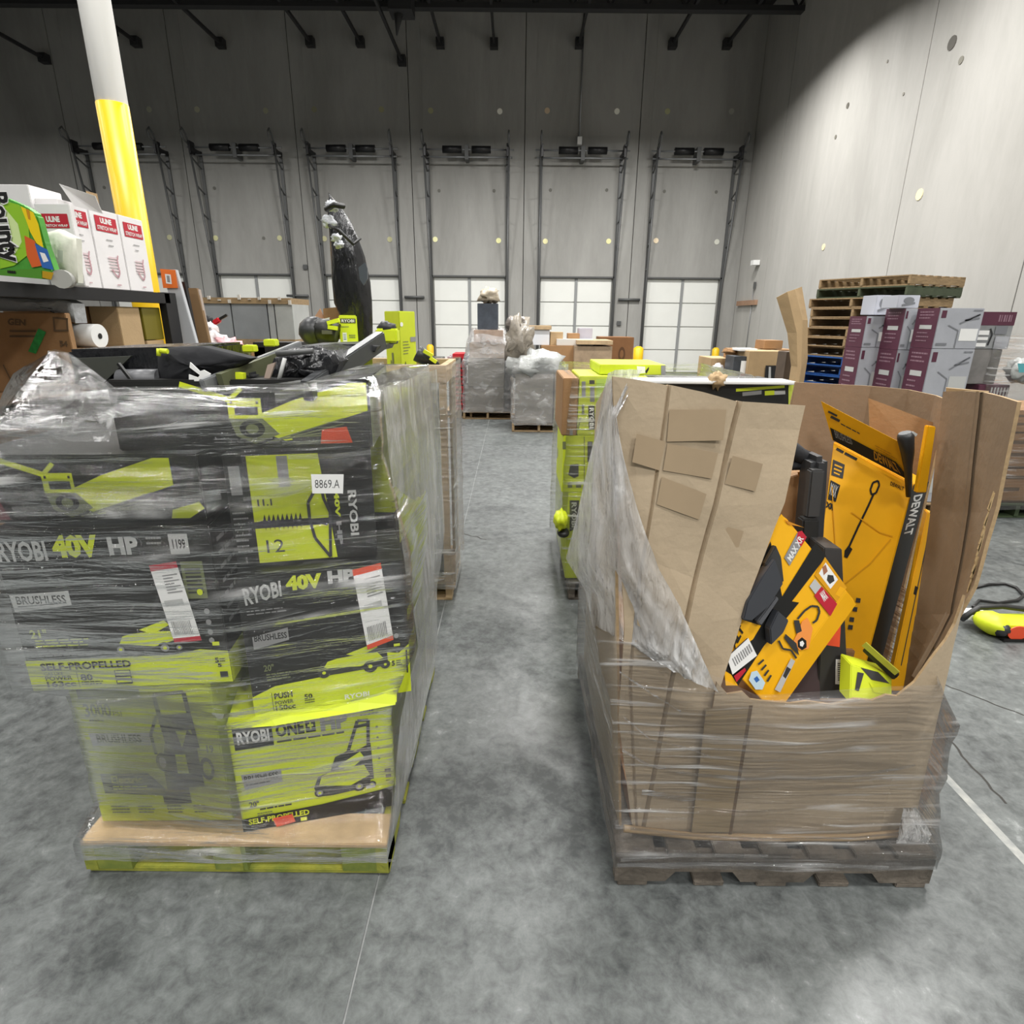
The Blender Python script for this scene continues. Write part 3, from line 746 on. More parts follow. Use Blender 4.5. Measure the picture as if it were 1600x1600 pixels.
D.rect(.90, .60, .94, .62, LIME); D.ell(.92, .54, .015, .02, GRY, 10)
D.build('print', o)
sticker(F['front'], [(.675, .02), (.85, -.01), (.90, .56), (.73, .61)], o)
D = Decal(F['right']); D.rect(0, .62, 1, 1, LIME); D.poly([(0, .1), (.12, .1), (.12, .3), (0, .3)], ORG); D.lines(.2, .15, .9, .5, 5, GRY, .3); D.build('side_print', o)
# crushed flap of the small mower carton, puffed up below the push mower carton
mb = MB()
flap = [P(352, 1134, 1.57), P(420, 1116, 1.585), P(500, 1110, 1.61), P(560, 1097, 1.63), P(618, 1078, 1.68)]
flap2 = [P(350, 1140, 1.555), P(430, 1134, 1.56), P(500, 1122, 1.58), P(560, 1112, 1.61), P(618, 1101, 1.655)]
mb.add(flap + flap2, [(i, i + 1, i + 6, i + 5) for i in range(4)]); mb.add([p + V((0, .02, -.004)) for p in flap + flap2], [(i + 5, i + 6, i + 1, i) for i in range(4)])
o2 = bpy.data.objects['small_mower_box']; mb.build('crushed_flap', LIMEP, o2)
# auger carton
o, F = front_box('auger_box', 'black and lime earth auger carton lying on its side above the push mower carton', 'box',
                 ((352, 768), (577, 718), (592, 862), (376, 905)), (1.67, 1.77), .30, BLK, z0=1.065, z1=1.418)
Q = F['front']; D = Decal([Q[0] - (Q[1] - Q[0]) * .225, Q[1], Q[2], Q[3] - (Q[1] - Q[0]) * .225])
D.poly([(.31, .02), (.70, .02), (.76, .98), (.31, .98)], LIME); D.rect(.31, .60, .76, .66, BLK)
D.rect(.47, .03, .53, .30, GRY); D.text('11.1', (.34, .40, .42, .46), BLK2); D.text('12', (.36, .77, .46, .89), BLK2, .0)
D.line([(.34, .605), (.62, .605)], .008, BLK)
for i in range(9): D.poly([(.355 + i * .025, .605), (.37 + i * .025, .535), (.378 + i * .025, .605)], BLK); D.poly([(.355 + i * .025, .605), (.37 + i * .025, .68), (.378 + i * .025, .605)], BLK)
D.line([(.62, .605), (.62, .45), (.70, .26), (.71, .42), (.74, .55), (.73, .75), (.72, .97), (.64, .78), (.62, .605), (.72, .66)], .009, BLK2)
D.text('40V', [(.80, .36), (.80, .60), (.77, .60), (.77, .36)][0:4], LIME, .05, 0)
D.text('RYOBI', [(.90, .36), (.90, .78), (.85, .78), (.85, .36)], LGRY, .03)
D.text('HP', [(.80, .64), (.80, .86), (.77, .86), (.77, .64)], GRY, .05)
D.lines(.20, .5, .29, .9, 8, GRY, .3); D.rect(.21, .1, .27, .35, GRY)
D.build('print', o)
# two long tool cartons on top
def long_box(name, lab, px, Y, z0, z1, su):
    o, F = front_box(name, lab, 'box', px, Y, .55, BLK, z0=z0, z1=z1)
    D = Decal(F['front'])
    D.poly([(su, .62), (su + .22, .30), (su + .45, .05), (su + .52, .05), (su + .52, .75), (su + .18, .88)], LIME)
    D.poly([(su + .20, .80), (su + .52, .45), (su + .52, .92), (su + .22, .95)], BLK2)
    for i in range(4): D.poly([(su + .1 + i * .04, .9 - i * .03), (su + .42, .55 + i * .08), (su + .42, .57 + i * .08), (su + .1 + i * .04, .92 - i * .03)], HAZEG)
    D.line([(su - .20, .06), (su - .02, .28)], .016, LIME); D.line([(su - .02, .28), (su + .03, .12)], .012, LIME)
    D.rect(su - .03, .26, su + .10, .55, LIME); D.poly([(su - .03, .55), (su + .10, .55), (su + .16, .78), (su + .06, .92), (su - .01, .80)], HAZEG)
    D.rect(su - .005, .38, su + .085, .50, BLK2); D.rect(su - .02, .30, su - .01, .34, BLK2); D.rect(su + .08, .30, su + .09, .34, BLK2)
    D.ell(su + .055, .70, .05, .13, BLK); D.ell(su + .055, .70, .025, .07, HAZEG)
    D.lines(su - .1, .84, su + .2, .93, 2, GRY, .25)
    return o, F, D
o, F, D = long_box('long_trimmer_box', 'black tool carton with a lime trimmer picture, lower of the two long ones', ((-60, 716), (318, 706), (310, 800), (-44, 828)), (1.60, 1.64), 1.225, 1.425, .36)
D.poly([(0, .4), (.10, .35), (.16, .95), (0, .95)], mat('dark_red_print', '6a3038', .5)); D.poly([(.86, .82), (.98, .70), (1, .80), (.93, .95), (.85, .95)], LIME); D.build('print', o)
o, F, D = long_box('long_blower_box', 'black tool carton with a lime picture, top of the stack with a red tag', ((170, 600), (572, 596), (586, 704), (184, 710)), (1.66, 1.74), 1.428, 1.628, .47)
D.poly([(.80, .72), (.90, .68), (.92, .92), (.79, .93)], ORG); D.build('print', o)
D = Decal(F['right']); D.rect(.0, 0, 1, 1, mat('painted_film_haze', '7d8070', .5)); D.poly([(0, 0), (.10, .0), (.06, .6), (.12, 1), (0, 1)], HAZEG); D.poly([(.25, .1), (.9, .05), (.95, .9), (.3, .8)], GRY); D.build('hazed_end_print', o)  # end face painted dull grey-green as if hazed by the film
# cartons of the rear row, seen as a blur through the side film
for i, (z0, z1, m, lab) in enumerate(((.141, .62, LIMEP, 'lime carton in the rear row, bottom tier'), (.622, 1.10, BLK, 'black carton in the rear row, middle tier'), (1.102, 1.50, LIMEP, 'lime carton in the rear row, top tier'))):
    for (x0, x1) in ((-1.38, -.90), (-.89, -.44)):
        o, F = xbox('tool_box', '%s, %s' % (lab, 'against the aisle side' if x0 > -1 else 'on the shelf side'), 'box', (x0, 2.10, z0), (x1, 2.70, z1), m)
        if x0 > -1:
            D = Decal(F['right']); D.rect(.1, .1, .5, .3, BLK2 if m is LIMEP else LIME); D.rect(.1, .7, .9, .85, BLK2 if m is LIMEP else GRY); D.build('side_print', o)

# loose things on top of that load
o = thing('plastic_tote', 'open black plastic tote lying on the long tool cartons, its lid thrown back', 'tote', (-1.5, 1.98, 1.5))
a = [P(103, 546, 1.74), P(300, 541, 1.80), P(300, 607, 1.80), P(120, 607, 1.74)]
MB().hexa(a, [p + V((0, .35, 0)) for p in a]).build('body', BAGB, o, bevel=.008)
a2 = [P(112, 560, 1.72), P(205, 556, 1.74), P(160, 600, 1.73), P(118, 600, 1.72)]
MB().prism(a2, (0, .01, 0)).build('inner_lining', mat('tote_lining', '3c3e38', .5), o)
a3 = [P(186, 577, 1.73), P(250, 576, 1.73), P(250, 608, 1.73), P(190, 608, 1.73)]
MB().tube([(a3[0] + a3[3]) / 2, (a3[1] + a3[2]) / 2], .028, n=16).build('roll', mat('dim_grey_tube', '66676a', .4), o)
MB().beam(P(185, 568, 1.70), P(215, 606, 1.69), .008, .008).build('strap', BLK, o)
def patchy(name, pts, thick, m, parent=None, label=None, cat=None, n=6, puff=.03):
    """soft sheet: outline polygon in 3D fanned to a puffed middle"""
    pts = [V(p) for p in pts]; c = sum(pts, V()) / len(pts); mb = MB(); vs = list(pts); k = len(pts)
    rings = [pts]
    for j in range(1, n):
        t = j / n; rings.append([p.lerp(c, t) + V((R.uniform(-1, 1) * .004, -puff * math.sin(t * math.pi / 2) + R.uniform(-1, 1) * .006, R.uniform(-1, 1) * .004)) for p in pts])
    vs = [p for r in rings for p in r] + [c + V((0, -puff, 0))]
    fs = [(j * k + i, j * k + (i + 1) % k, (j + 1) * k + (i + 1) % k, (j + 1) * k + i) for j in range(n - 1) for i in range(k)]
    fs += [((n - 1) * k + i, (n - 1) * k + (i + 1) % k, len(vs) - 1) for i in range(k)]
    mb.add(vs, fs, 0, True)
    b = [p + V((0, thick, 0)) for p in pts]; mb.add(pts + b, [(i, i + k, (i + 1) % k + k, (i + 1) % k) for i in range(k)] + [tuple(range(k, 2 * k))])
    o = mb.build(name, m, parent)
    if label: tag(o, label, cat)
    return o
def dense(pts, n=3):
    out = []
    for a, b in zip(pts, pts[1:] + pts[:1]):
        for k in range(n): out.append(V(a).lerp(V(b), k / n))
    return out
ob = patchy('fabric_bag', dense([P(x, y, 1.73) for x, y in ((246, 552), (262, 543), (315, 541), (392, 560), (372, 572), (330, 590), (302, 606), (248, 608))]), .05, FABB,
            label='black fabric bag with a torn white emblem, draped over the tote', cat='bag')
a = [P(x, y, 1.690) for x, y in ((297, 566), (312, 580), (318, 578), (329, 584), (326, 591), (310, 598), (295, 606), (295, 585), (309, 590), (312, 586), (296, 574))]
MB().prism(a, (0, .004, 0)).build('white_emblem', WHT, ob)
MB().tube([P(250, 548, 1.69), P(262, 549, 1.69)], .007, n=8).tube([P(248, 545, 1.69), P(248, 556, 1.69)], .006, n=8).build('lime_toggle', LIME, ob)
ob = patchy('grass_bag', dense([P(x, y, 1.80) for x, y in ((417, 592), (428, 560), (452, 545), (492, 541), (520, 548), (531, 565), (524, 585), (500, 598), (455, 606), (420, 606))]), .22, BAGB,
            label='black mower grass bag with a square frame beside the tilted grey pole', cat='bag')
MB().tube([P(432, 553, 1.765), P(490, 548, 1.765)], .008).build('bag_frame', METG, ob)
MB().tube([P(445, 560, 1.75), P(434, 600, 1.75)], .006, mi=0).build('seam', LGRY, ob)
a = [P(418, 570, 1.75), P(430, 566, 1.75), P(418, 600, 1.75), P(410, 600, 1.75)]
MB().prism(a, (0, .01, 0)).build('tan_lining', mat('tan_lining', 'a8968a', .8), ob)
o = thing('mower_handle', 'flat grey mower handle tube with two lime clamps, sloping over the tote', 'handle', P(380, 590, 1.8))
MB().beam(P(316, 603, 1.66), P(470, 541, 2.0), .02, .035).build('tube', METL, o, bevel=.003)
MB().beam(P(345, 598, 1.68), P(452, 556, 1.96), .02, .05).build('guard', mat('olive_grey_plastic', '55583f', .5), o)
for px, py in ((391, 545), (424, 536)): MB().box(P(px, py, 1.95) - V((.018, .02, .01)), P(px, py, 1.95) + V((.018, .02, .012))).build('clamp', LIME, o, bevel=.003)
MB().beam(P(376, 582, 1.73), P(376, 600, 1.73), .022, .02).build('lever', LIME, o)
MB().box(P(384, 594, 1.74), P(406, 580, 1.80)).build('connector', DKG, o, bevel=.008)
o = thing('pole_saw', 'tilted dark grey pole tool with a lime collar, leaning out of the load', 'pole tool', P(520, 600, 1.9))
MB().beam(P(478, 612, 1.70), P(596, 531, 2.15), .035, .06).build('pole', mat('dark_pole', '4c4e50', .35, metal=.4), o, bevel=.004)
MB().beam(P(560, 552, 2.25), P(606, 520, 2.35), .045, .05).build('collar', METG, o, bevel=.004)
MB().box(P(606, 524, 2.3) - V((.04, .03, .025)), P(606, 524, 2.3) + V((.04, .03, .025))).build('clamp', LIME, o, bevel=.006)
MB().tube([P(594, 518, 2.3), P(601, 512, 2.3), P(611, 511, 2.3), P(612, 505, 2.3)], [.02, .026, .026, .016], n=10).tube([P(596, 533, 2.3), P(620, 529, 2.3)], .018).build('grip', DKG, o)
o = patchy('tool_tray', dense([P(x, y, 2.05) for x, y in ((462, 541), (572, 537), (590, 541), (586, 550), (470, 552))], 3), .3, DKG, label='flat black tray edge beneath the black leaf blower', cat='tray', puff=.0)
o, F = front_box('small_tool_box', 'open lime carton under the black tray, half hidden by the pole', 'box', ((528, 552), (582, 543), (584, 588), (534, 590)), (2.2, 2.3), .4, LIMEP)
MB().prism([F['front'][0], F['front'][1], P(572, 566, 2.12), P(545, 572, 2.12)], (0, .005, 0)).build('flap', LIMEP, o)
# on the load behind
o, F = front_box('blower_box', 'lime tool carton with a grey name band, standing beside the leaf blower', 'box', ((529, 494), (557, 491), (560, 535), (532, 537)), (2.72, 2.74), .30, LIMEP)
D = Decal(F['front'], .002); D.rect(.08, .12, .92, .28, BLK2); D.text('RYOBI', (.15, .145, .85, .255), WHT, .02); D.lines(.1, .40, .6, .46, 1, HAZEG); D.rect(.15, .62, .38, .95, WHT); D.bars(.19, .68, .34, .9, 4, BLUE, True); D.lines(.5, .7, .95, .85, 2, HAZEG); D.build('print', o)
D = Decal(F['right'], .002); D.rect(.1, .1, .9, .5, LGRY); D.build('side_print', o)
o = thing('leaf_blower', 'round black leaf blower housing lying beside the lime carton', 'leaf blower', P(490, 520, 2.8))
c = P(491, 518, 2.75)
MB().blob(c, (.065, .08, .065), rough=.05).build('fan_housing', DKG, o)
MB().tube([c + V((.02, 0, 0)), P(512, 517, 2.7), P(528, 522, 2.7)], [.06, .05, .045], n=12).build('body', BLK, o)
for p, q in (((512, 505), (530, 500)), ((513, 511), (527, 513))): MB().beam(P(*p, 2.66), P(*q, 2.66), .02, .016).build('lime_trim', LIME, o)
MB().box(P(503, 522, 2.64), P(520, 516, 2.66)).build('battery', mat('battery_grey', '55544c', .4), o)
o, F = front_box('open_carton', 'brown carton with raised flaps behind the leaf blower', 'box', ((486, 500), (545, 492), (545, 530), (490, 530)), 3.1, .35, KRAFT2)
MB().prism([P(505, 482, 3.1), P(545, 478, 3.12), P(546, 493, 3.12), P(505, 500, 3.1)], (0, .008, 0)).build('flap', KRAFT2, o); MB().prism([P(485, 505, 3.05), P(500, 482, 3.09), P(507, 500, 3.1), P(490, 512, 3.05)], (0, .008, 0)).build('flap', mat('pink_kraft', 'b98d70', .75), o)
MB().prism([P(497, 500, 3.04), P(515, 496, 3.04), P(512, 506, 3.04), P(495, 506, 3.04)], (0, .006, 0)).build('label', WHT, o)

# tall black bag
prof = [(515, 303, 512, 300), (512, 330, 531, 322), (514, 360, 547, 345), (517, 400, 560, 372), (519, 440, 570, 400), (523, 475, 579, 440), (532, 495, 581, 470), (545, 520, 582, 500), (560, 560, 583, 560)]
mb = MB(); n = 18; vs = []; fs = []
for j, (xl, yl, xr, yr) in enumerate(prof):
    a, b = P(xl, yl, 3.0), P(xr, yr, 3.0); c = (a + b) / 2; r = max((b - a).length / 2, .006)
    for i in range(n):
        t = 6.2832 * i / n; ax = (b - a) / 2
        k = 1 + .16 * noise.noise(V((i * .8, j * .9, 3)))
        vs.append(c + ax * math.cos(t) * (1 + .06 * noise.noise(V((i, j * .7, 9)))) + V((0, math.sin(t) * r * .7 * k, 0)))
for j in range(len(prof) - 1):
    for i in range(n): fs.append((j * n + i, j * n + (i + 1) % n, (j + 1) * n + (i + 1) % n, (j + 1) * n + i))
mb.add(vs, fs, 0, True)
o = mb.build('shrouded_umbrella', BAGB); tag(o, 'tall pointed bundle shrouded in glossy black plastic, standing on the load behind', 'bundle')
MB().tube([P(510, 327, 2.84), P(522, 320, 2.8), P(537, 322, 2.84)], .012).tube([P(514, 352, 2.84), P(530, 360, 2.78), P(552, 382, 2.82), P(563, 372, 2.84)], .007).build('tie', BLK, o)
mb = MB()
for px, py, r in ((519, 322, .028), (514, 346, .03), (526, 372, .022), (530, 382, .02)): mb.blob(P(px, py, 2.86), (r, .02, r * .8), rough=.8, seed=px, f=4)
mb.build('taped_tear', mat('crinkled_clear_tape', 'c9ccd0', .25, bump=.8, bscale=30), o)
MB().prism([P(x, y, 2.80) for x, y in ((560, 418), (570, 410), (574, 420), (574, 436), (568, 446), (562, 436))], (0, .01, 0)).build('window_patch', mat('smoky_film', '4a4f58', .2), o)

# film round the near load
def L(*a): return [P(*p) for p in a]
CPX = L
lo = .02
r0 = [(-1.428, 1.488, .085), (-1.1, 1.485, .085), (-.75, 1.485, .085), (-.402, 1.49, .08), (-.395, 2.1, .08), (-.395, 2.75, .08), (-1.43, 2.75, .08), (-1.435, 2.1, .08)]
r1 = [(-1.43, 1.497, .15), (-1.1, 1.495, .14), (-.75, 1.495, .14), (-.40, 1.50, .15), (-.39, 2.1, .14), (-.39, 2.745, .14), (-1.43, 2.745, .14), (-1.435, 2.1, .14)]
r2a = [(-1.395, 1.57, .24), (-1.15, 1.565, .24), (-.90, 1.54, .24), (-.405, 1.645, .25), (-.39, 2.1, .3), (-.39, 2.74, .3), (-1.41, 2.74, .3), (-1.40, 2.1, .3)]
r2 = [(-1.392, 1.572, .66), (-1.15, 1.565, .66), (-.90, 1.54, .62), (-.395, 1.655, .56), (-.385, 2.1, .5), (-.39, 2.74, .5), (-1.41, 2.74, .5), (-1.40, 2.1, .66)]
r3 = [(-1.515, 1.527, .71), (-1.2, 1.545, .71), (-.88, 1.55, .70), (-.318, 1.715, .75), (-.33, 2.1, .8), (-.38, 2.74, .8), (-1.46, 2.74, .8), (-1.50, 2.1, .8)]
r4 = [(-1.545, 1.522, 1.2), (-1.2, 1.55, 1.2), (-.85, 1.58, 1.12), (-.325, 1.722, 1.08), (-.32, 2.1, 1.1), (-.36, 2.74, 1.1), (-1.5, 2.74, 1.2), (-1.55, 2.1, 1.2)]
r5 = [V((-1.66, 1.565, 1.40)), V((-1.25, 1.578, 1.42)), V((-.85, 1.63, 1.42)), V((-.395, 1.73, 1.40)), V((-.36, 2.1, 1.42)), V((-.37, 2.74, 1.42)), V((-1.6, 2.74, 1.5)), V((-1.66, 2.1, 1.5))]
r6 = L((-30, 690, 1.57), (150, 650, 1.59), (420, 640, 1.63), (588, 620, 1.72)) + [V((-.36, 2.1, 1.60)), V((-.38, 2.74, 1.60)), V((-1.72, 2.74, 1.6)), V((-1.75, 2.1, 1.6))]
r7 = L((78, 549, 1.72), (180, 607, 1.65), (440, 604, 1.66), (578, 588, 1.76)) + [P(634, 573, 2.3), P(634, 573, 2.76), P(160, 560, 2.72), P(85, 546, 2.2)]
WR = hull('stretch_wrap', [r0, r1, r2a, r2, r3, r4, r5, r6, r7], FILM, 'clear stretch film around the near load of lawn tool cartons', per=9, rows=7, amp=.010, freq=6)
D = Decal([P(486, 741, 1.585), P(537, 741, 1.60), P(536, 771, 1.60), P(488, 771, 1.585)], 0); D.rect(0, 0, 1, 1, WHT); D.text('8869.A', (.1, .28, .88, .72), BLK2, -.005); D.build('paper_label', WR)
D = Decal([P(630, 788, 1.95), P(650, 784, 2.1), P(650, 800, 2.1), P(632, 795, 1.95)], 0); D.rect(0, 0, 1, 1, PINK); D.build('pink_sticker', WR)
D = Decal([P(270, 826, 1.50), P(299, 824, 1.51), P(299, 849, 1.51), P(271, 850, 1.50)], 0)
# thick folded film bands where the roll overlaps
def band(pts, wd, n_='folded_film'):
    mb = MB()
    pts = [V(p) for p in pts]; vs = []
    for i, p in enumerate(pts): vs += [p + V((0, 0, wd / 2)), p - V((0, 0, wd / 2))]
    mb.add(vs, [(2 * i, 2 * i + 2, 2 * i + 3, 2 * i + 1) for i in range(len(pts) - 1)], 0, True).build(n_, BANDM, WR)
BANDM = film('stretch_film_fold', .15, .8, scale=(3, 3, 60), bump=1.0, rough=.12)
band(L((180, 611, 1.63), (300, 610, 1.63), (430, 606, 1.64), (470, 600, 1.65)), .022)
band(L((430, 622, 1.61), (500, 598, 1.66), (560, 580, 1.74), (600, 572, 1.9)), .028)
band(L((128, 1322, 1.468), (300, 1335, 1.465), (470, 1340, 1.465), (618, 1345, 1.468)), .012)
band(L((385, 1068, 1.56), (250, 1085, 1.53), (150, 1098, 1.51)), .012)
band(L((450, 714, 1.585), (520, 713, 1.60), (580, 706, 1.65)), .014)
band(L((20, 800, 1.53), (150, 795, 1.535), (260, 788, 1.54), (345, 772, 1.56)), .03)
band(L((380, 780, 1.57), (440, 774, 1.58), (500, 760, 1.59)), .012)
MILKY = film('stretch_film_milky', .05, .16, scale=(1, 1, 8), bump=.6, rough=.12, white=.75)
def layer(name, rows, m, amp=.006, fq=9):
    n = len(rows[0]); g = []
    for a, b in zip(rows, rows[1:]):
        for k in range(5):
            r_ = [V(x).lerp(V(y), k / 5) for x, y in zip(a, b)]; g.append([r_[i].lerp(r_[i + 1], j / 5) for i in range(n - 1) for j in range(5)] + [r_[-1]])
    r_ = [V(x) for x in rows[-1]]; g.append([r_[i].lerp(r_[i + 1], j / 5) for i in range(n - 1) for j in range(5)] + [r_[-1]])
    c = len(g[0]); vs = [q_ + V((amp * noise.noise(q_ * fq), amp * noise.noise(q_ * fq + V((5, 5, 5))), 0)) for r_ in g for q_ in r_]
    return MB().add(vs, [(j * c + i, j * c + i + 1, (j + 1) * c + i + 1, (j + 1) * c + i) for j in range(len(g) - 1) for i in range(c - 1)], 0, True).build(name, m, WR)
layer('overlapped_film', [CPX((118, 1092, 1.545), (240, 1085, 1.545), (352, 1072, 1.545)), CPX((140, 1190, 1.55), (250, 1190, 1.55), (362, 1190, 1.535)), CPX((160, 1290, 1.565), (260, 1292, 1.56), (384, 1296, 1.53))], MILKY)
PAINTED_GLINT = film('film_painted_glints', .0, .98, scale=(.75, .75, 9), bump=1.0, rough=.08, white=.97, th=(.565, .63))  # added film sheet; its white streaks are painted lamp glints
layer('painted_glint_film', [CPX((70, 575, 1.66), (180, 614, 1.625), (320, 613, 1.63), (440, 612, 1.64), (575, 594, 1.74)), CPX((0, 660, 1.56), (150, 650, 1.575), (300, 650, 1.60), (430, 650, 1.62), (584, 630, 1.70)),
    CPX((-30, 730, 1.55), (150, 720, 1.56), (300, 715, 1.585), (440, 710, 1.62), (588, 710, 1.70)), CPX((-20, 835, 1.515), (150, 828, 1.525), (300, 815, 1.545), (330, 800, 1.55), (400, 800, 1.60))], PAINTED_GLINT, .010, 6)
SIDEM = film('stretch_film_side', .24, .75, scale=(8, 8, 2), bump=.7, rough=.15, white=.66, th=(.42, .62))
layer('side_film_layer', [[V((-.385, 1.76, 1.60)), V((-.35, 2.1, 1.60)), V((-.345, 2.72, 1.58))], [V((-.365, 1.75, 1.25)), V((-.33, 2.1, 1.25)), V((-.335, 2.72, 1.25))], [V((-.31, 1.74, .75)), V((-.318, 2.1, .8)), V((-.33, 2.72, .8))], [V((-.375, 1.68, .5)), V((-.37, 2.1, .5)), V((-.375, 2.72, .5))], [V((-.39, 1.52, .15)), V((-.382, 2.1, .15)), V((-.385, 2.72, .15))]], SIDEM)
mb = MB()
vs = [P(75, 548, 1.74), P(110, 552, 1.70), P(160, 590, 1.66), P(185, 610, 1.64), P(60, 600, 1.66), P(100, 610, 1.64), P(135, 640, 1.62), P(180, 650, 1.60), P(-5, 660, 1.6), P(40, 670, 1.58), P(110, 690, 1.57), P(170, 690, 1.56)]
mb.add(vs, [(i + 4 * j, i + 1 + 4 * j, i + 5 + 4 * j, i + 4 + 4 * j) for j in range(2) for i in range(3)], 0, True)
o = mb.build('bunched_film', film('stretch_film_bunch_left', .12, .9, scale=(9, 5, 14), bump=1.0, white=.9, th=(.5, .6)), WR)

# ================================================================== NEAR BULK BIN OF YELLOW TOOLS ON ITS PALLET
make_pallet('weathered dark notched wooden pallet under the torn cardboard bulk bin', 1.05, 1.20, (.878, 2.085, 0), False, WOODD, WOODD)
G = thing('bulk_bin', 'tall torn cardboard bulk bin, its front wall ripped low, full of yellow tool cartons', 'cardboard bin', (.87, 2.05, .14))
def CP(*a): return [P(*p) for p in a]
def grv(c, w=.006, dy=.010):     # a pressed crease: three narrow columns
    return [[p - V((w, 0, 0)) for p in c], [p + V((0, dy, 0)) for p in c], [p + V((w, 0, 0)) for p in c]]
c0 = CP((957, 588, 1.585), (966, 800, 1.575), (976, 980, 1.565), (966, 1120, 1.56), (990, 1308, 1.565))
c1 = CP((1046, 602, 1.60), (1018, 795, 1.58), (1000, 900, 1.57), (984, 1060, 1.56), (995, 1308, 1.56))
c2 = CP((1155, 627, 1.66), (1117, 790, 1.62), (1078, 940, 1.585), (1046, 1080, 1.565), (1003, 1306, 1.56))
c3 = CP((1260, 634, 1.72), (1226, 785, 1.68), (1172, 925, 1.63), (1126, 1076, 1.585), (1085, 1307, 1.565))
e1 = CP((1000, 594, 1.59), (992, 797, 1.575), (988, 940, 1.567), (975, 1090, 1.56), (993, 1308, 1.56))
e2 = CP((1100, 613, 1.62), (1067, 792, 1.60), (1040, 920, 1.58), (1015, 1070, 1.56), (999, 1307, 1.56))
e3 = CP((1208, 630, 1.69), (1172, 788, 1.65), (1125, 932, 1.61), (1086, 1078, 1.575), (1044, 1307, 1.563))
cols = [c0, e1] + grv(c1) + [e2] + grv(c2, .008, .016) + [e3, c3]
cols = [[p for p in c] for c in cols]
sheet('tall_front_wall', cols, KRAFTG, G, th=.008, sub=4, wob=.012, edge=KEDGE)
# lower front wall with a ripped top edge
tops = [(1120, 1066), (1136, 1084), (1160, 1080), (1172, 1092), (1200, 1096), (1235, 1100), (1262, 1096), (1300, 1101), (1335, 1091), (1362, 1094), (1385, 1086), (1402, 1088), (1430, 1066), (1455, 1030), (1478, 1000), (1492, 975), (1508, 930)]
bots = [(1080, 1308), (1098, 1309), (1120, 1310), (1140, 1310), (1165, 1311), (1200, 1312), (1225, 1312), (1255, 1312), (1285, 1311), (1310, 1310), (1335, 1307), (1352, 1304), (1375, 1301), (1395, 1297), (1410, 1292), (1420, 1287), (1430, 1282)]
cc = []
for i, (t, b) in enumerate(zip(tops, bots)):
    Y = 1.57 if i < 13 else 1.57 + (i - 12) * .012
    cc.append([P(*t, Y), P((t[0] * 2 + b[0]) / 3 + (8 if i > 13 else 0) * 0, (t[1] * 2 + b[1]) / 3, Y - .005), P((t[0] + b[0] * 2) / 3, (t[1] + b[1] * 2) / 3, Y - .005), P(*b, Y - .005)])
cc[3] = cc[3]
sheet('low_front_wall', cc, KRAFTG, G, th=.008, sub=3, wob=.008, edge=KEDGE, seed=3)
# inner lining seam of the front wall, a strip lapped on it
D = Decal([P(1104, 1102, 1.553), P(1176, 1102, 1.553), P(1143, 1304, 1.545), P(1080, 1304, 1.545)], .001)
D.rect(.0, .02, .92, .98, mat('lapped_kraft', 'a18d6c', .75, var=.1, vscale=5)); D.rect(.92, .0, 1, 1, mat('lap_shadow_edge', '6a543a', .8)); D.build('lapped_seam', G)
# tape squares on the leaning wall
D = Decal([P(957, 588, 1.57), P(1260, 634, 1.70), P(1172, 925, 1.62), P(970, 925, 1.56)], .012)
TP = mat('brown_glue_patch', 'a38f74', .42, var=.08)
for q in (((995, 678), (1040, 690), (1030, 735), (988, 722)), ((1043, 693), (1122, 708), (1112, 748), (1036, 735)), ((1034, 745), (1104, 772), (1092, 812), (1026, 788)),
          ((1145, 712), (1192, 725), (1180, 768), (1132, 756)), ((1125, 820), (1162, 830), (1152, 862), (1115, 852)), ((1046, 640), (1135, 640), (1130, 688), (1042, 690))): D.px(q, TP)
D.build('glue_patch', G)
# left side wall, back wall, right wall seen from inside
sheet('side_wall', [CP((957, 590, 1.59)) + [V((.375, 1.575, .16))], [V((.325, 2.05, 1.60)), V((.36, 2.05, .16))], [V((.36, 2.58, 1.45)), V((.37, 2.6, .16))]], KRAFTG, G, th=.008, sub=5, wob=.01, edge=KEDGE, dirn=V((1, 0, 0)))
def down(p, z=.16): return V((p.x, p.y, z))
bk = [P(1243, 597, 2.60), P(1300, 600, 2.62), P(1360, 603, 2.60), P(1420, 609, 2.50), P(1462, 618, 2.34), P(1482, 626, 2.22)]
sheet('back_wall', [[p, down(p)] for p in [V((.42, 2.61, 1.30)), V((bk[0].x - .01, 2.61, 1.34))] + bk], mat('kraft_back_painted_shade', '8f785f', .75, var=.1, bump=.1), G, th=.008, sub=6, wob=.01, edge=KEDGE)  # inner kraft darkened in its colour for the shade inside the bin
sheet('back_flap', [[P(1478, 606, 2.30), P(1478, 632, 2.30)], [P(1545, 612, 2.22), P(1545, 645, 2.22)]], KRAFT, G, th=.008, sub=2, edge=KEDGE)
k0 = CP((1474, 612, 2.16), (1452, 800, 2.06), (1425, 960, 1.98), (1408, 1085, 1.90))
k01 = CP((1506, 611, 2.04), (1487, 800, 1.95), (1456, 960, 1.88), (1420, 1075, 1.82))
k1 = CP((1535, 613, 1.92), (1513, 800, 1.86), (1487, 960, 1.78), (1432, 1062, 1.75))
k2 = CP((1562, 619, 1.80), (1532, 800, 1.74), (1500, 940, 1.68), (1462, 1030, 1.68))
k3 = CP((1590, 628, 1.68), (1556, 790, 1.66), (1520, 915, 1.63), (1480, 1000, 1.62))
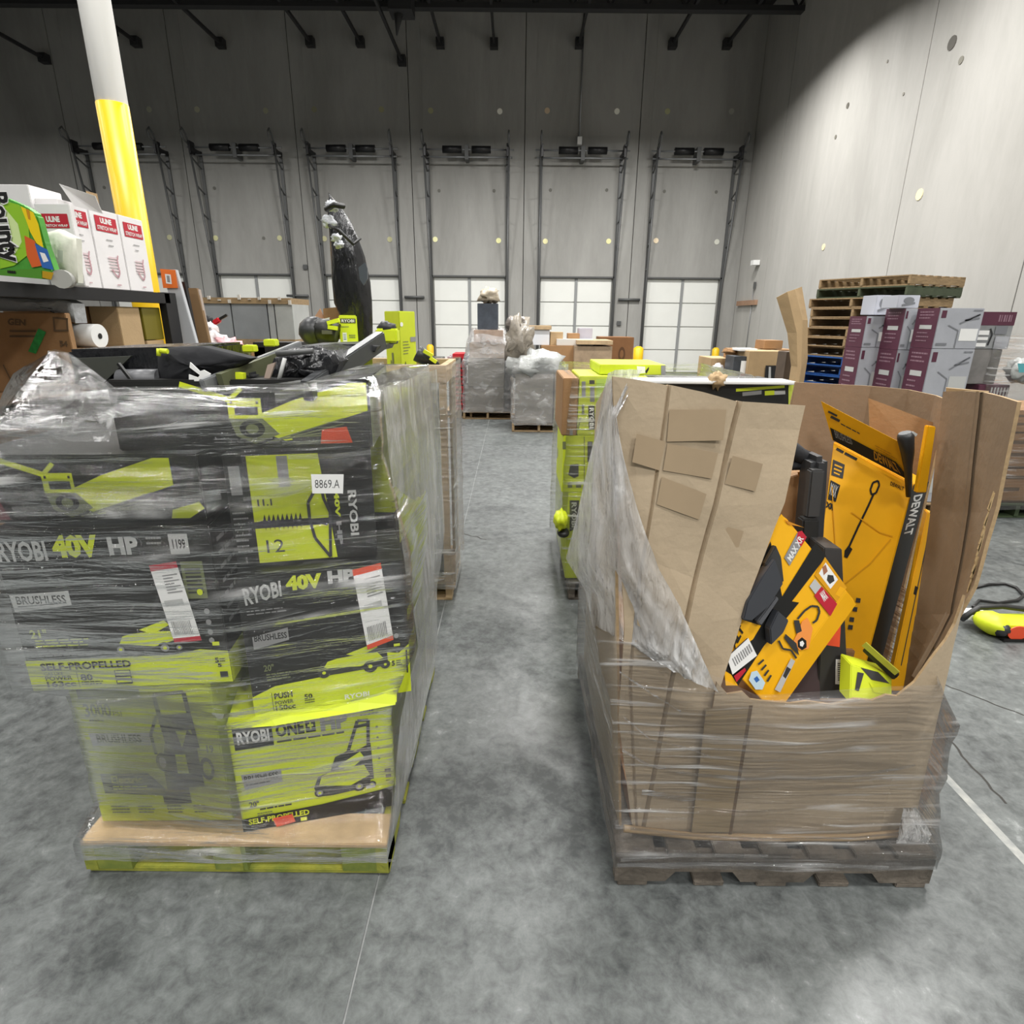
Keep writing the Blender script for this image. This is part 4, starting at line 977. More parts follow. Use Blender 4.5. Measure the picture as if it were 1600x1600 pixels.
sheet('side_wall', [k0, k01] + grv(k1, .004, .014) + [k2, k3], mat('kraft_side_painted_shade', '83705a', .75, var=.12, bump=.1), G, th=.010, sub=5, wob=.012, edge=KEDGE, seed=8, dirn=V((1, .3, 0)))  # side kraft colour browned to stand in for shade within the walls
mb = MB()
for i in range(14):     # frayed inner ply along the torn edge
    t = .45 + .5 * i / 13 + R.uniform(-.03, .03); p = P(1578 - 66 * t, 665 + 262 * t, 1.645); w_ = R.uniform(.002, .006)
    mb.prism([p, p + V((w_, 0, .03)), p + V((w_ * .8, 0, -.03)), p + V((-w_ * .4, 0, -.02))], (0, .004, 0))
o = mb.build('frayed_ply', mat('torn_ply', 'b49a70', .9), G); o['kind'] = 'stuff'
sheet('inner_flap', [CP((1357, 622, 2.38), (1362, 760, 2.34)), CP((1466, 663, 2.30), (1440, 790, 2.26))], KRAFT2, G, th=.008, sub=2, edge=KEDGE)
MB().box((.42, 1.60, .15), (1.36, 2.5, .22)).build('bottom_panel', KRAFT2, G)
# bottom edge roll of cardboard over the pallet
mb = MB(); mb.tube([(.385, 1.55, .175), (.62, 1.545, .15), (.9, 1.545, .145), (1.15, 1.545, .15), (1.36, 1.55, .17)], .012); mb.build('crushed_bottom_edge', KRAFT, G)

# ---- things standing in the bin
def leaning(name, lab, cat, q, Yt, Yb, dv, m, **k):
    Ys = [Yt[0], Yt[1], Yb[1], Yb[0]]
    return quad_box(name, lab, cat, [P(x, y, Y) for (x, y), Y in zip(q, Ys)], dv, m, **k)
# tall yellow trimmer carton
o, F = leaning('trimmer_box', 'tall yellow string trimmer carton standing open in the bulk bin', 'box', ((1302, 690), (1427, 757), (1346, 1062), (1258, 1045)), (2.22, 2.16), (1.93, 1.93), (.088, .045, .0), YELD)
D = Decal(F['front'], .002)
D.pxl([(1307, 701), (1318, 707)], 4, BLK); D.pxl([(1320, 708), (1339, 718)], 4, BLK)
D.px([(1302, 718), (1320, 726), (1317, 748), (1299, 742)], BLK2); D.pxl([(1304, 726), (1316, 731)], 2.5, YELD); D.pxl([(1303, 732), (1315, 737)], 2.5, YELD); D.pxl([(1303, 738), (1312, 742)], 2, YELD)
D.px([(1298, 750), (1313, 758), (1306, 784), (1294, 780)], BLK); D.pxt('MAX', [(1299, 754), (1310, 760), (1305, 778), (1296, 772)], LGRY, .02); D.pxt('XR', [(1291, 783), (1305, 789), (1302, 798), (1290, 792)], BLK, .06)
D.pxl([(1372, 751), (1364, 754), (1360, 765), (1362, 773), (1369, 770), (1374, 758), (1372, 751)], 3, BLK); D.pxl([(1365, 772), (1357, 790), (1340, 825), (1325, 858)], 3.2, BLK); D.px([(1320, 860), (1326, 852), (1332, 858), (1324, 872), (1319, 870)], BLK)
D.pxt('DEWALT', [(1392, 752), (1413, 761), (1411, 767), (1391, 758)], BLK, .02)
for x, y in ((1338, 938), (1333, 952), (1328, 968), (1326, 980)): D.px([(x, y - 4), (x + 7, y - 3), (x + 6, y + 4), (x - 1, y + 3)], BLK2)
for pts in (((1330, 800), (1375, 832), (1395, 838)), ((1310, 920), (1360, 880), (1392, 842)), ((1300, 760), (1306, 860), (1290, 960))):
    D.pxl(pts, 1.6, mat('yellow_scuff', 'd3960c', .5))
D.build('print', o)
D = Decal(F['right'], .002); D.rect(0, 0, 1, 1, BLK)
q = F['right']
D.text('DEWALT', [(.78, .06), (.78, .27), (.22, .27), (.22, .06)], LGRY, .03); D.build('side_print', o)
a = CP((1283, 627, 2.16), (1404, 690, 2.10), (1426, 754, 2.14), (1301, 688, 2.20))
fo = MB().hexa(a, [p + V((.003, .008, 0)) for p in a]).build('top_flap', YELD, o)
D = Decal(a, .002); D.px([(1297, 668), (1330, 685), (1400, 722), (1424, 752), (1302, 688)], BLK)
D.pxt('BRUSHLESS', [(1303, 672), (1330, 684), (1332, 695), (1306, 684)], GRY, .0); D.pxt('DEWALT', [(1365, 704), (1398, 723), (1410, 742), (1366, 718)], mat('gold_print', 'b7811a', .5), .03)
D.pxl([(1294, 643), (1308, 650)], 3, BLK2); D.pxl([(1298, 651), (1312, 658)], 4, BLK2); D.lines(.62, .45, .92, .72, 4, mat('gold_print', 'b7811a'), .3); D.lines(.2, .33, .55, .40, 1, BLK2, .5); D.build('flap_print', fo)
# second yellow carton behind it
o, F = leaning('hedge_trimmer_box', 'yellow carton squeezed between the tall trimmer carton and the bin wall', 'box', ((1449, 800), (1462, 806), (1412, 1080), (1388, 1080)), (2.06, 2.04), (1.90, 1.89), (.02, .05, 0), YEL)
D = Decal(F['front'], .002); D.pxl([(1450, 840), (1408, 1040)], 1.5, BLK2); D.px([(1430, 915), (1435, 918), (1431, 930), (1427, 928)], BLK); D.build('print', o)
# yellow tube
o, F = leaning('narrow_yellow_box', 'narrow bright yellow carton poking up beside the ripped inner bin wall', 'box', ((1450, 665), (1463, 667), (1448, 770), (1432, 770)), (2.08, 2.08), (2.08, 2.08), (.0, .02, 0), YEL)
# black paddle handle
mb = MB().tube([P(1414, 676, 2.06), P(1415, 682, 2.06), P(1418, 705, 2.08), P(1419, 730, 2.10), P(1420, 775, 2.12)], [.020, .027, .022, .014, .010], n=12)
o = mb.build('tool_grip', DKG); tag(o, 'black rounded tool grip sticking up behind the open yellow flap', 'tool handle'); MB().beam(P(1427, 680, 2.05), P(1430, 676, 2.05), .004, .02).build('tag', LGRY, o)
# black case beside
o = thing('black_tool_case', 'tall narrow black plastic tool case beside the yellow trimmer carton', 'tool case', P(1268, 880, 2.0))
a = CP((1272, 716, 2.10), (1298, 714, 2.10), (1286, 930, 2.0), (1252, 930, 2.0))
MB().hexa(a, [p + V((0, .12, 0)) for p in a]).build('body', DKG, o, bevel=.02)
a = CP((1268, 735, 2.07), (1290, 735, 2.07), (1281, 810, 2.04), (1260, 810, 2.04)); MB().hexa(a, [p + V((0, .04, 0)) for p in a]).build('raised_panel', BLK2, o, bevel=.006)
a = CP((1255, 812, 2.02), (1281, 812, 2.02), (1277, 900, 1.98), (1250, 900, 1.98)); MB().hexa(a, [p + V((0, .05, 0)) for p in a]).build('lower_panel', BLK, o, bevel=.006)
o = MB().tube(CP((1235, 700, 2.2), (1250, 712, 2.2), (1272, 722, 2.2)), .03, n=8).tube(CP((1225, 728, 2.2), (1270, 727, 2.2)), .018, n=8).build('tool_strap', FABB); tag(o, 'black strap loops behind the tall black tool case', 'strap')
o, F = leaning('brown_inner_carton', 'plain brown carton deep in the bin behind the chainsaw carton', 'box', ((1226, 748), (1268, 735), (1262, 830), (1215, 830)), (2.22, 2.24), (2.16, 2.18), (.0, .2, 0), KRAFT2)
D = Decal(F['front'], .002); D.px([(1246, 738), (1266, 733), (1264, 742), (1248, 745)], mat('orange_tape_print', 'c5821e', .5)); D.build('tape', o)
o, F = leaning('black_carton', 'black carton with an orange sticker and a barcode label, upright in the bin', 'box', ((1288, 856), (1316, 858), (1326, 1092), (1278, 1092)), (1.90, 1.90), (1.76, 1.76), (.0, .12, 0), mat('black_carton_board', '2b2a2a', .5))
D = Decal(F['front'], .002); D.px([(1289, 971), (1314, 973), (1312, 1011), (1291, 1008)], ORG); D.build('orange_sticker', o)
D = Decal(F['front'], .002); D.px([(1306, 1030), (1322, 1031), (1321, 1070), (1305, 1069)], WHT); 
for i in range(9): D.px([(1309, 1036 + i * 3.2), (1318, 1036 + i * 3.2), (1318, 1037.6 + i * 3.2), (1309, 1037.6 + i * 3.2)], BLK2)
D.build('barcode_label', o)
o, F = leaning('dark_red_carton', 'dark carton low in the bin beneath the chainsaw carton', 'box', ((1225, 1030), (1282, 1000), (1282, 1100), (1220, 1100)), (1.84, 1.84), (1.74, 1.74), (.0, .12, 0), mat('dark_red_board', '2a1414', .5))
# chainsaw carton with a cut-away window and the tool in it
o, F = leaning('chainsaw_box', 'tilted yellow chainsaw carton with a cut-out window showing the black tool', 'box', ((1221, 801), (1323, 924), (1196, 1100), (1085, 985)), (1.72, 1.74), (1.66, 1.62), (.055, .02, -.055), YEL)
def c3(*pts): return [(1100 + x / 4.706, 780 + y / 4.706) for x, y in pts]
D = Decal(F['front'], .002)
D.px(c3((490, 310), (540, 540), (580, 740), (700, 760), (440, 1080), (250, 1370), (200, 1290), (160, 1260), (180, 1130), (270, 980), (220, 880), (250, 700), (330, 640), (380, 540)), BLK)
D.px(c3((820, 320), (900, 420), (640, 760), (560, 740)), BLK)
D.px(c3((230, 870), (420, 930), (360, 1030), (180, 1160), (160, 1130), (210, 900)), YEL)
D.px(c3((150, 1260), (200, 1290), (250, 1370), (160, 1370)), YEL)
D.px(c3((590, 430), (690, 240), (755, 275), (630, 490)), GRY); D.px(c3((690, 240), (720, 232), (755, 280), (715, 350), (680, 300)), RED); D.pxt('MAX XR', c3((610, 430), (700, 262), (735, 290), (640, 460)), WHT, .02)
D.px(c3((590, 150), (740, 210), (700, 200), (620, 185)), mat('orange_tape_print', 'c5821e', .5))
D.px(c3((890, 425), (1050, 650), (975, 755), (815, 560)), mat('gold_trim', 'd99a10', .45))
D.px(c3((895, 465), (985, 590), (930, 660), (845, 545)), WHT); D.px(c3((910, 555), (950, 560), (960, 600), (925, 625), (903, 595)), BLK2); D.px(c3((870, 500), (895, 480), (910, 530), (880, 560)), mat('brown_print', 'a06a50', .5))
D.px(c3((1000, 640), (1040, 660), (1000, 720), (965, 700)), YELD)
D.px(c3((815, 585), (870, 650), (820, 700), (775, 640)), LGRY)
D.px(c3((865, 640), (980, 770), (930, 860), (810, 710)), RED); D.pxt('MAX', c3((850, 690), (880, 665), (915, 725), (885, 755)), WHT, .03)
D.pxl(c3((690, 880), (740, 820), (790, 785), (840, 790), (850, 830), (830, 890), (800, 910)), 3.2, BLK2)
D.px(c3((720, 900), (760, 870), (800, 950), (770, 1100), (700, 1110), (660, 1040), (700, 960)), mat('orange_saw_print', 'ee9447', .5))
D.px(c3((660, 890), (700, 890), (720, 970), (680, 990)), BLK2); D.px(c3((600, 990), (680, 1060), (700, 1150), (650, 1100), (590, 1020)), BLK2)
D.pxl(c3((550, 1040), (580, 1100), (640, 1110), (680, 1170)), 3, BLK2)
D.px(c3((690, 1040), (720, 1015), (752, 1040), (755, 1090), (720, 1110), (690, 1085)), BLK); D.px(c3((705, 1050), (725, 1040), (738, 1060), (725, 1085), (706, 1078)), WHT)
D.px(c3((640, 1170), (670, 1190), (560, 1420), (520, 1400)), LGRY); D.px(c3((610, 1230), (640, 1250), (600, 1320), (580, 1300)), BLK2)
for k in range(4): D.pxl(c3((400 + k * 22, 1215 + k * 42), (440 + k * 18, 1180 + k * 38)), 3, BLK2)
D.pxt('ALT', c3((200, 1040), (265, 920), (300, 960), (225, 1110)), BLK, .05)
D.build('print', o)
D = Decal(F['front'], .008); D.px(c3((170, 1165), (325, 1020), (390, 1150), (210, 1290)), WHT)
for k in range(9): D.px(c3((205 + k * 15, 1175 - k * 13), (213 + k * 15, 1168 - k * 13), (238 + k * 15, 1222 - k * 13), (230 + k * 15, 1229 - k * 13)), GRY)
D.pxl(c3((180, 1150), (320, 1022)), 1.5, BLK2); D.build('barcode_label', o)
D = Decal(F['front'], .008); D.px(c3((220, 1300), (300, 1240), (310, 1260), (240, 1345)), RED); D.px(c3((350, 1270), (390, 1260), (450, 1350), (430, 1400), (380, 1400), (330, 1330)), mat('pale_blue_label', 'bcd4e2', .5)); D.px(c3((365, 1320), (390, 1300), (410, 1330), (385, 1350)), BLUE); D.build('small_labels', o)
def slab(pts, dy, m, name, off=.004, th=.03):
    D2 = Decal(F['front'], off); D2.px(pts, m); vs = D2.mb.v; n = D2.n
    return MB().prism(vs, n * th).build(name, m, o, bevel=.003)
sm = mat('saw_grey_plastic', '3b3d42', .38)
slab(c3((370, 560), (470, 420), (530, 600), (430, 760), (300, 870), (240, 860), (270, 730)), 0, sm, 'saw_body', th=.035)
slab(c3((360, 890), (500, 700), (525, 720), (395, 915)), 0, mat('saw_bar', '55565a', .3), 'saw_bar', th=.02)
slab(c3((440, 930), (500, 800), (580, 870), (540, 960), (450, 1050)), 0, sm, 'saw_grip', th=.03)
slab(c3((500, 330), (540, 420), (560, 600), (460, 560), (420, 470)), 0, BLK2, 'saw_guard', th=.02)
# lime carton bottom and yellow-edged bar
o, F = leaning('small_lime_box', 'small lime and black tool carton lying low beside the bin wall', 'box', ((1330, 1038), (1394, 1056), (1394, 1100), (1328, 1100)), (1.72, 1.72), (1.67, 1.67), (.0, .07, 0), LIMEP)
D = Decal(F['front'], .002); D.px([(1345, 1043), (1372, 1050), (1390, 1068), (1362, 1062)], BLK2); D.px([(1340, 1050), (1350, 1052), (1342, 1080), (1336, 1078)], BLK2); D.px([(1358, 1066), (1388, 1072), (1388, 1085), (1366, 1082)], LIME); D.build('print', o)
o = MB().beam(P(1352, 1012, 1.78), P(1401, 1058, 1.70), .03, .02).build('guide_bar', BLK, bevel=.003); tag(o, 'black guide bar with a yellow-green edge lying over the small lime carton', 'guide bar')
MB().beam(P(1350, 1006, 1.77), P(1402, 1052, 1.69), .006, .02).build('edge_strip', mat('yellow_green_edge', 'a6a83a', .5), o)
o, F = xbox('filler_carton', 'brown carton at the bottom of the bin under the tools', 'box', (.45, 1.95, .225), (1.30, 2.45, .62), KRAFT2)

# film round the foot of the bin and the torn sheet hanging off its corner
q0 = [(.345, 1.475, .09), (.7, 1.47, .088), (1.05, 1.47, .088), (1.41, 1.475, .09), (1.415, 2.0, .09), (1.41, 2.69, .09), (.345, 2.69, .09), (.338, 2.0, .09)]
q1 = [(.345, 1.478, .14), (.7, 1.475, .135), (1.05, 1.475, .135), (1.41, 1.48, .14), (1.42, 2.0, .14), (1.41, 2.69, .14), (.342, 2.69, .14), (.335, 2.0, .14)]
q2 = [(.345, 1.53, .34), (.7, 1.528, .34), (1.05, 1.528, .34), (1.40, 1.54, .34), (1.50, 2.0, .34), (1.42, 2.67, .34), (.338, 2.67, .34), (.325, 2.0, .34)]
q3 = [(.318, 1.54, .62), (.65, 1.528, .6), (1.0, 1.528, .6), (1.41, 1.55, .6), (1.55, 2.0, .6), (1.43, 2.66, .6), (.33, 2.66, .62), (.310, 2.0, .62)]
q4 = [P(925, 980, 1.56), P(1035, 1020, 1.535), P(1180, 1086, 1.535), P(1465, 1070, 1.55), V((1.57, 2.0, .80)), V((1.46, 2.66, .85)), V((.32, 2.66, 1.0)), V((.295, 2.0, .95))]
WG = hull('stretch_wrap', [q0, q1, q2, q3, q4], FILMG, 'clear stretch film round the foot of the torn bulk bin and its pallet', per=9, rows=8, amp=.012, freq=6, seed=5)
rows = [[(950, 583, 1.66), (962, 578, 1.60), (985, 577, 1.60), (1004, 578, 1.62)],
        [(938, 640, 1.72), (950, 645, 1.60), (958, 650, 1.565), (963, 652, 1.56)],
        [(922, 710, 1.78), (942, 712, 1.63), (958, 715, 1.56), (974, 715, 1.555)],
        [(903, 800, 1.88), (932, 802, 1.66), (962, 805, 1.55), (1000, 808, 1.545)],
        [(884, 872, 1.95), (925, 880, 1.68), (975, 885, 1.545), (1030, 890, 1.54)],
        [(915, 925, 1.85), (950, 935, 1.62), (1005, 945, 1.54), (1064, 950, 1.535)],
        [(925, 975, 1.75), (975, 1000, 1.57), (1040, 1020, 1.535), (1094, 1020, 1.53)],
        [(985, 1000, 1.60), (1020, 1030, 1.54), (1070, 1060, 1.53), (1122, 1082, 1.53)]]
vs = []; NR, NC = 0, 0; grid = []
for a, b in zip(rows, rows[1:]):
    for k in range(7): grid.append([P(*[x + (y - x) * k / 7 for x, y in zip(p, q)]) for p, q in zip(a, b)])
grid.append([P(*p) for p in rows[-1]])
fine = []
for r_ in grid:
    out = []
    for a, b in zip(r_, r_[1:]):
        for k in range(8): out.append(a.lerp(b, k / 8))
    out.append(r_[-1]); fine.append(out)
vs = [p + V((0, -.02 * noise.noise(V((i * .9, j * .12, 2))) - .006 * noise.noise(V((i * 2.1, j * .5, 7))), .006 * noise.noise(V((i, j * .4, 5))))) for j, r_ in enumerate(fine) for i, p in enumerate(r_)]
n = len(fine[0])
mb = MB().add(vs, [(j * n + i, j * n + i + 1, (j + 1) * n + i + 1, (j + 1) * n + i) for j in range(len(fine) - 1) for i in range(n - 1)], 0, True)
o = mb.build('torn_stretch_film', FILMT); tag(o, 'bunched white torn stretch film hanging down the corner of the bulk bin', 'plastic wrap')
mb = MB()
def band2(pts, wd):
    pts = [V(p) for p in pts]; vs = []
    for p in pts: vs += [p + V((0, 0, wd / 2)), p - V((0, 0, wd / 2))]
    return MB().add(vs, [(2 * i, 2 * i + 2, 2 * i + 3, 2 * i + 1) for i in range(len(pts) - 1)], 0, True).build('film_fold', BANDM, WG)
band2(CP((972, 1172, 1.52), (1012, 1195, 1.53), (1080, 1210, 1.535), (1200, 1218, 1.535), (1320, 1216, 1.535), (1430, 1196, 1.54)), .012)
band2(CP((974, 1120, 1.52), (1015, 1155, 1.53), (1070, 1168, 1.535), (1110, 1182, 1.535)), .008)
band2(CP((968, 1050, 1.53), (1020, 1085, 1.535), (1064, 1112, 1.535)), .008)
band2(CP((964, 1352, 1.465), (1100, 1350, 1.465), (1300, 1352, 1.465), (1388, 1356, 1.467)), .016)
band2(CP((970, 1344, 1.464), (1060, 1336, 1.468), (1200, 1338, 1.468)), .016)
band2(CP((1003, 1237, 1.52), (1050, 1245, 1.53), (1085, 1250, 1.535)), .022)
band2(CP((985, 1295, 1.53), (1080, 1305, 1.535), (1200, 1312, 1.535), (1330, 1310, 1.535), (1425, 1300, 1.54)), .012)
a = CP((1412, 1262, 1.55), (1432, 1262, 1.55), (1456, 1305, 1.52), (1450, 1318, 1.50), (1400, 1318, 1.50))
patchy('film_gather', dense(a), .0, FILMT, WG, n=4, puff=.01)

# ================================================================== SHELVING ON THE COLUMN SIDE
S = thing('steel_shelving', 'black steel shelving with two shelves of cartons in front of the yellow column', 'shelving', (-3.5, 4.0, 0))
for x, y in ((-3.03, 5.42), (-3.95, 5.42), (-3.03, 2.62), (-3.95, 2.62)):
    MB().box((x - .03, y - .04, 0), (x + .03, y + (.14 if y > 5 else .04), 1.985)).build('post', METB, S, bevel=.003)
for z0, z1 in ((1.895, 1.98), (1.195, 1.275), (.35, .43)):
    for x in (-3.03, -3.95): MB().box((x - .025, 2.6, z0), (x + .03, 5.46, z1)).build('beam', METB, S, bevel=.003)
    MB().box((-3.93, 2.62, z1 - .02), (-3.05, 5.44, z1 - .002)).build('shelf_deck', KRAFT2 if z0 < 1.5 else METB, S)
DK = 1.98
def uline(F, key, first=False):
    D = Decal(F, .003, .0008)
    D.rect(.14, .08, .90, .27, RED); D.text('ULINE', (.32, .10, .72, .17), WHT, .05); D.text('STRETCH WRAP', (.18, .20, .86, .25), WHT, .02)
    D.lines(.42, .36, .68, .38, 1, GRY, .6); D.lines(.45, .43, .64, .45, 1, GRY, .6)
    D.bars(.36, .58, .72, .78, 5, mat('pale_pink_line', 'd8c3c6', .6), True)
    D.line([(.42, .74), (.50, .80), (.60, .84), (.68, .78), (.66, .62), (.72, .55)], .012, mat('rose_line', 'b98b93', .6)); D.lines(.5, .93, .66, .95, 1, mat('rose_line', 'b98b93'), .7)
    return D
gl = 'white stretch film cartons on the top shelf'
o, F = front_box('white_carton', 'white carton with a red square label facing the lens, behind the cream sack', 'box', ((62, 317), (119, 319), (124, 455), (70, 445)), 4.28, .045, WBOX, gl, z0=DK + .001)
D = Decal(F['front'], .003, .0008); D.rect(.12, .12, .90, .29, RED); D.text('ULINE', (.28, .15, .66, .22), WHT, .05); D.text('STRETCH WRAP', (.14, .245, .86, .275), WHT, .02); D.build('print', o)
for i, (y0, y1, lab) in enumerate(((4.335, 4.615, 'white carton with red label under the raised white flap'), (4.625, 4.945, 'middle white carton of the row turned to the aisle'), (4.955, 5.265, 'white carton at the orange-capped end of the top shelf'))):
    o, F = xbox('white_carton', lab, 'box', (-3.32, y0, DK + .001), (-3.02, y1, DK + .545), WBOX, gl)
    D = uline(F['right'], i)
    D.build('print', o)
    if i == 0:
        fl_ = [P(92, 287, 4.40), P(148, 306, 4.40), P(160, 334, 4.5), P(116, 322, 4.42)]
        MB().hexa(fl_, [p + V((0, .008, 0)) for p in fl_]).build('raised_flap', WBOX, o)
o, F = front_box('white_carton', 'white carton behind the green paper towel pack', 'box', ((-40, 292), (60, 317), (66, 440), (-40, 440)), 4.30, .3, WBOX, gl, z0=DK + .001, z1=2.60)
o = MB().hexa([P(134, 298, 4.75), P(152, 303, 4.75), P(156, 325, 4.75), P(140, 325, 4.75)], [P(134, 298, 4.9), P(152, 303, 4.9), P(156, 325, 4.9), P(140, 325, 4.9)]).build('cardboard_core', KRAFT); tag(o, 'tan cardboard corner showing behind the raised white flap', 'cardboard')
# cream sack
pts = [(70, 364), (92, 358), (119, 372), (122, 442), (100, 440), (84, 420), (76, 395)]
o = patchy('cream_sack', dense([P(x, y, 4.08) for x, y in pts]), .05, CREAM, label='off-white crumpled sack between the paper towels and the white cartons', cat='sack', puff=.05)
D = Decal([P(88, 390, 3.99), P(100, 392, 3.99), P(100, 410, 3.99), P(88, 410, 3.99)], .004); D.rect(.2, .0, .9, 1, mat('pale_print', 'b9bab0', .6)); D.build('printed_patch', o)
o = MB().tube([P(96, 436, 3.9), P(104, 436, 4.1)], .055, n=14).build('grey_disc', mat('grey_lid_plastic', '9d9d98', .5)); tag(o, 'small grey round lid resting on the shelf by the towel pack', 'lid')
# paper towel pack
a = [P(x, y, 3.88) for x, y in ((-25, 297), (10, 310), (38, 322), (56, 335), (68, 380), (84, 425), (78, 437), (-25, 428))]
o = MB().prism(a, (0, .07, 0)).build('paper_towel_pack', GREEN, bevel=.012); tag(o, 'bright green and yellow paper towel pack at the near end of the top shelf', 'paper towels')
D = Decal([P(-25, 297, 3.88), P(84, 310, 3.88), P(84, 437, 3.88), P(-25, 428, 3.88)], .004, .0008)
YP = mat('pack_yellow', 'f0cf1c', .35); 
D.px([(0, 312), (30, 320), (44, 345), (48, 395), (22, 415), (0, 420)], mat('pack_lime', '8fc030', .35)); D.px([(0, 330), (10, 328), (28, 350), (34, 378), (22, 400), (18, 368), (0, 338)], mat('pack_pale', 'cfe3a0', .35))
D.px([(32, 322), (52, 332), (60, 350), (68, 388), (57, 380), (47, 362), (40, 342)], YP); D.px([(40, 326), (46, 328), (48, 344), (44, 342)], mat('pack_amber', 'c58d1d', .4))
D.px([(38, 368), (54, 376), (62, 395), (66, 415), (50, 418), (42, 400), (40, 385)], mat('pack_orange', 'd0602c', .4)); D.px([(54, 380), (74, 390), (84, 422), (66, 418), (60, 400)], BLUE); D.px([(62, 394), (70, 396), (76, 408), (68, 410)], WHT)
D.px([(0, 422), (64, 420), (66, 436), (0, 430)], mat('pack_dark_green', '4f8a2c', .4)); D.px([(66, 423), (84, 426), (80, 437), (66, 434)], mat('pack_ochre', 'b58f1e', .4))
D.pxt('Bounty', [(11, 298), (37, 410), (-8, 414), (-30, 298)], WHT, .09); D.off += .001
D.pxt('Bounty', [(10, 300), (36, 408), (-7, 412), (-29, 300)], BLK, .03)
D.lines(.36, .93, .52, .97, 1, BLK, .8)
D.build('print', o)
# lower shelf
zb = 1.276
o, F = front_box('kraft_carton', 'kraft carton with green tape across it on the lower shelf', 'box', ((-40, 487), (111, 490), (118, 612), (-30, 612)), 4.2, .05, KRAFT2, z0=zb)
D = Decal(F['front'], .003, .0008); D.px([(12, 498), (40, 496), (41, 508), (13, 510)], KRAFT2); D.pxt('GEN', [(12, 497), (40, 499), (40, 509), (12, 508)], KPRINT, .05)
for y in (516, 524): D.px([(15, y), (56, y), (56, y + 3), (15, y + 3)], KPRINT)
D.px([(82, 495), (106, 497), (107, 518), (84, 518)], KPRINT); D.px([(85, 498), (103, 500), (104, 515), (87, 515)], mat('kraft_mid_print', '8a6a48', .7))
D.pxt('54', [(92, 532), (105, 533), (106, 542), (94, 542)], KPRINT, .04); D.pxl([(5, 570), (20, 600), (40, 610)], 2, KPRINT); D.px([(34, 590), (52, 592), (52, 606), (34, 606)], mat('kraft_mid_print', '8a6a48', .7)); D.px([(34, 582), (40, 582), (40, 587), (34, 587)], KPRINT)
D.build('print', o)
D = Decal(F['front'], .006); D.px([(60, 513), (72, 519), (56, 553), (44, 549)], GREENT); D.build('green_tape', o)
o = patchy('film_bundle', dense([P(x, y, 4.28) for x, y in ((-10, 464), (30, 466), (60, 468), (100, 468), (113, 474), (118, 505), (110, 488), (60, 486), (-10, 486))], 2), .12, mat('grey_wrapped_film', 'a3a4a6', .3, bump=.8, bscale=12), label='bundle of grey film stuffed on top of the taped kraft carton', cat='film bundle', puff=.02)
o, F = xbox('kraft_carton', 'kraft carton under the white roll on the lower shelf', 'box', (-3.75, 4.26, zb), (-3.06, 4.78, 1.565), KRAFT2)
c = PX(156, 525, -3.08)
o = MB().tube([c, c + V((-.30, .02, 0))], .085, n=24).build('film_roll', WHT); tag(o, 'thick white roll with a black core lying on the lower shelf', 'roll')
o.location.z += .0
MB().tube([c + V((.002, 0, 0)), c + V((.005, 0, 0))], .020, n=14).build('core', BLK, o)
MB().box(c + V((-.30, -.08, -.09)), c + V((-.18, -.075, .02))).build('loose_end', WHT, o)
o, F = xbox('kraft_carton', 'tall plain brown carton behind the white roll', 'box', (-3.95, 4.80, zb), (-3.30, 5.10, 1.86), KRAFT2)
o, F = xbox('kraft_carton', 'lighter brown carton next to the olive bin', 'box', (-3.28, 4.80, zb), (-3.06, 5.08, 1.86), KRAFT)
D = Decal(F['right'], .003); D.rect(.3, .75, .4, .80, KPRINT); D.build('print', o)
o, F = xbox('olive_bin', 'dark yellow bin at the far end of the lower shelf', 'bin', (-3.5, 5.11, 1.60), (-3.06, 5.375, 1.86), OLIVE)
o, F = xbox('kraft_carton', 'small brown carton under the olive bin', 'box', (-3.5, 5.11, zb), (-3.06, 5.36, 1.595), KRAFT)
D = Decal(F['right'], .003); D.rect(.1, .12, .3, .22, KPRINT); D.rect(.4, .25, .55, .35, KPRINT); D.build('print', o)
o, F = xbox('kraft_carton', 'wide brown carton low on the bottom shelf', 'box', (-3.9, 3.6, .432), (-3.1, 4.6, .95), KRAFT2)
# leaning long things at the end of the shelving
def lean_long(name, lab, cat, t, b, wpx, Y, m, dy=.05):
    A, B = P(*t, Y), P(*b, Y); d = B - A; B2 = A + d * ((A.z - .0) / (A.z - B.z)) if A.z != B.z else B
    wv = V(((P(t[0] + wpx, t[1], Y) - A).x, 0, 0)); q = [A, A + wv, B2 + wv, B2]
    o = MB().hexa(q, [p + V((0, dy, 0)) for p in q]).build(name, m, bevel=.004); tag(o, lab, cat); return o, q
o, q = lean_long('white_long_carton', 'long white carton with an orange end cap leaning at the shelf end', 'box', (252, 421), (285, 535), 22, 5.62, mat('white_long_board', 'b9bbbf', .5))
A = P(249, 421, 5.60); MB().hexa([P(250, 420, 5.60), P(274, 422, 5.60), P(278, 450, 5.60), P(255, 450, 5.60)], [P(250, 420, 5.69), P(274, 422, 5.69), P(278, 450, 5.69), P(255, 450, 5.69)]).build('orange_cap', ORG2, o)
D = Decal([P(258, 428, 5.6), P(267, 429, 5.6), P(269, 444, 5.6), P(260, 443, 5.6)], .004); D.rect(0, 0, 1, 1, WHT); D.rect(.25, .15, .75, .85, GRY); D.build('cap_label', o)
lean_long('black_post', 'thin black post leaning behind the orange-capped carton', 'post', (279, 440), (298, 535), 9, 5.8, METB)
lean_long('brown_board', 'brown cardboard board leaning beside the black post', 'board', (289, 450), (308, 530), 18, 5.95, mat('brown_board_kraft', '7f6444', .75))
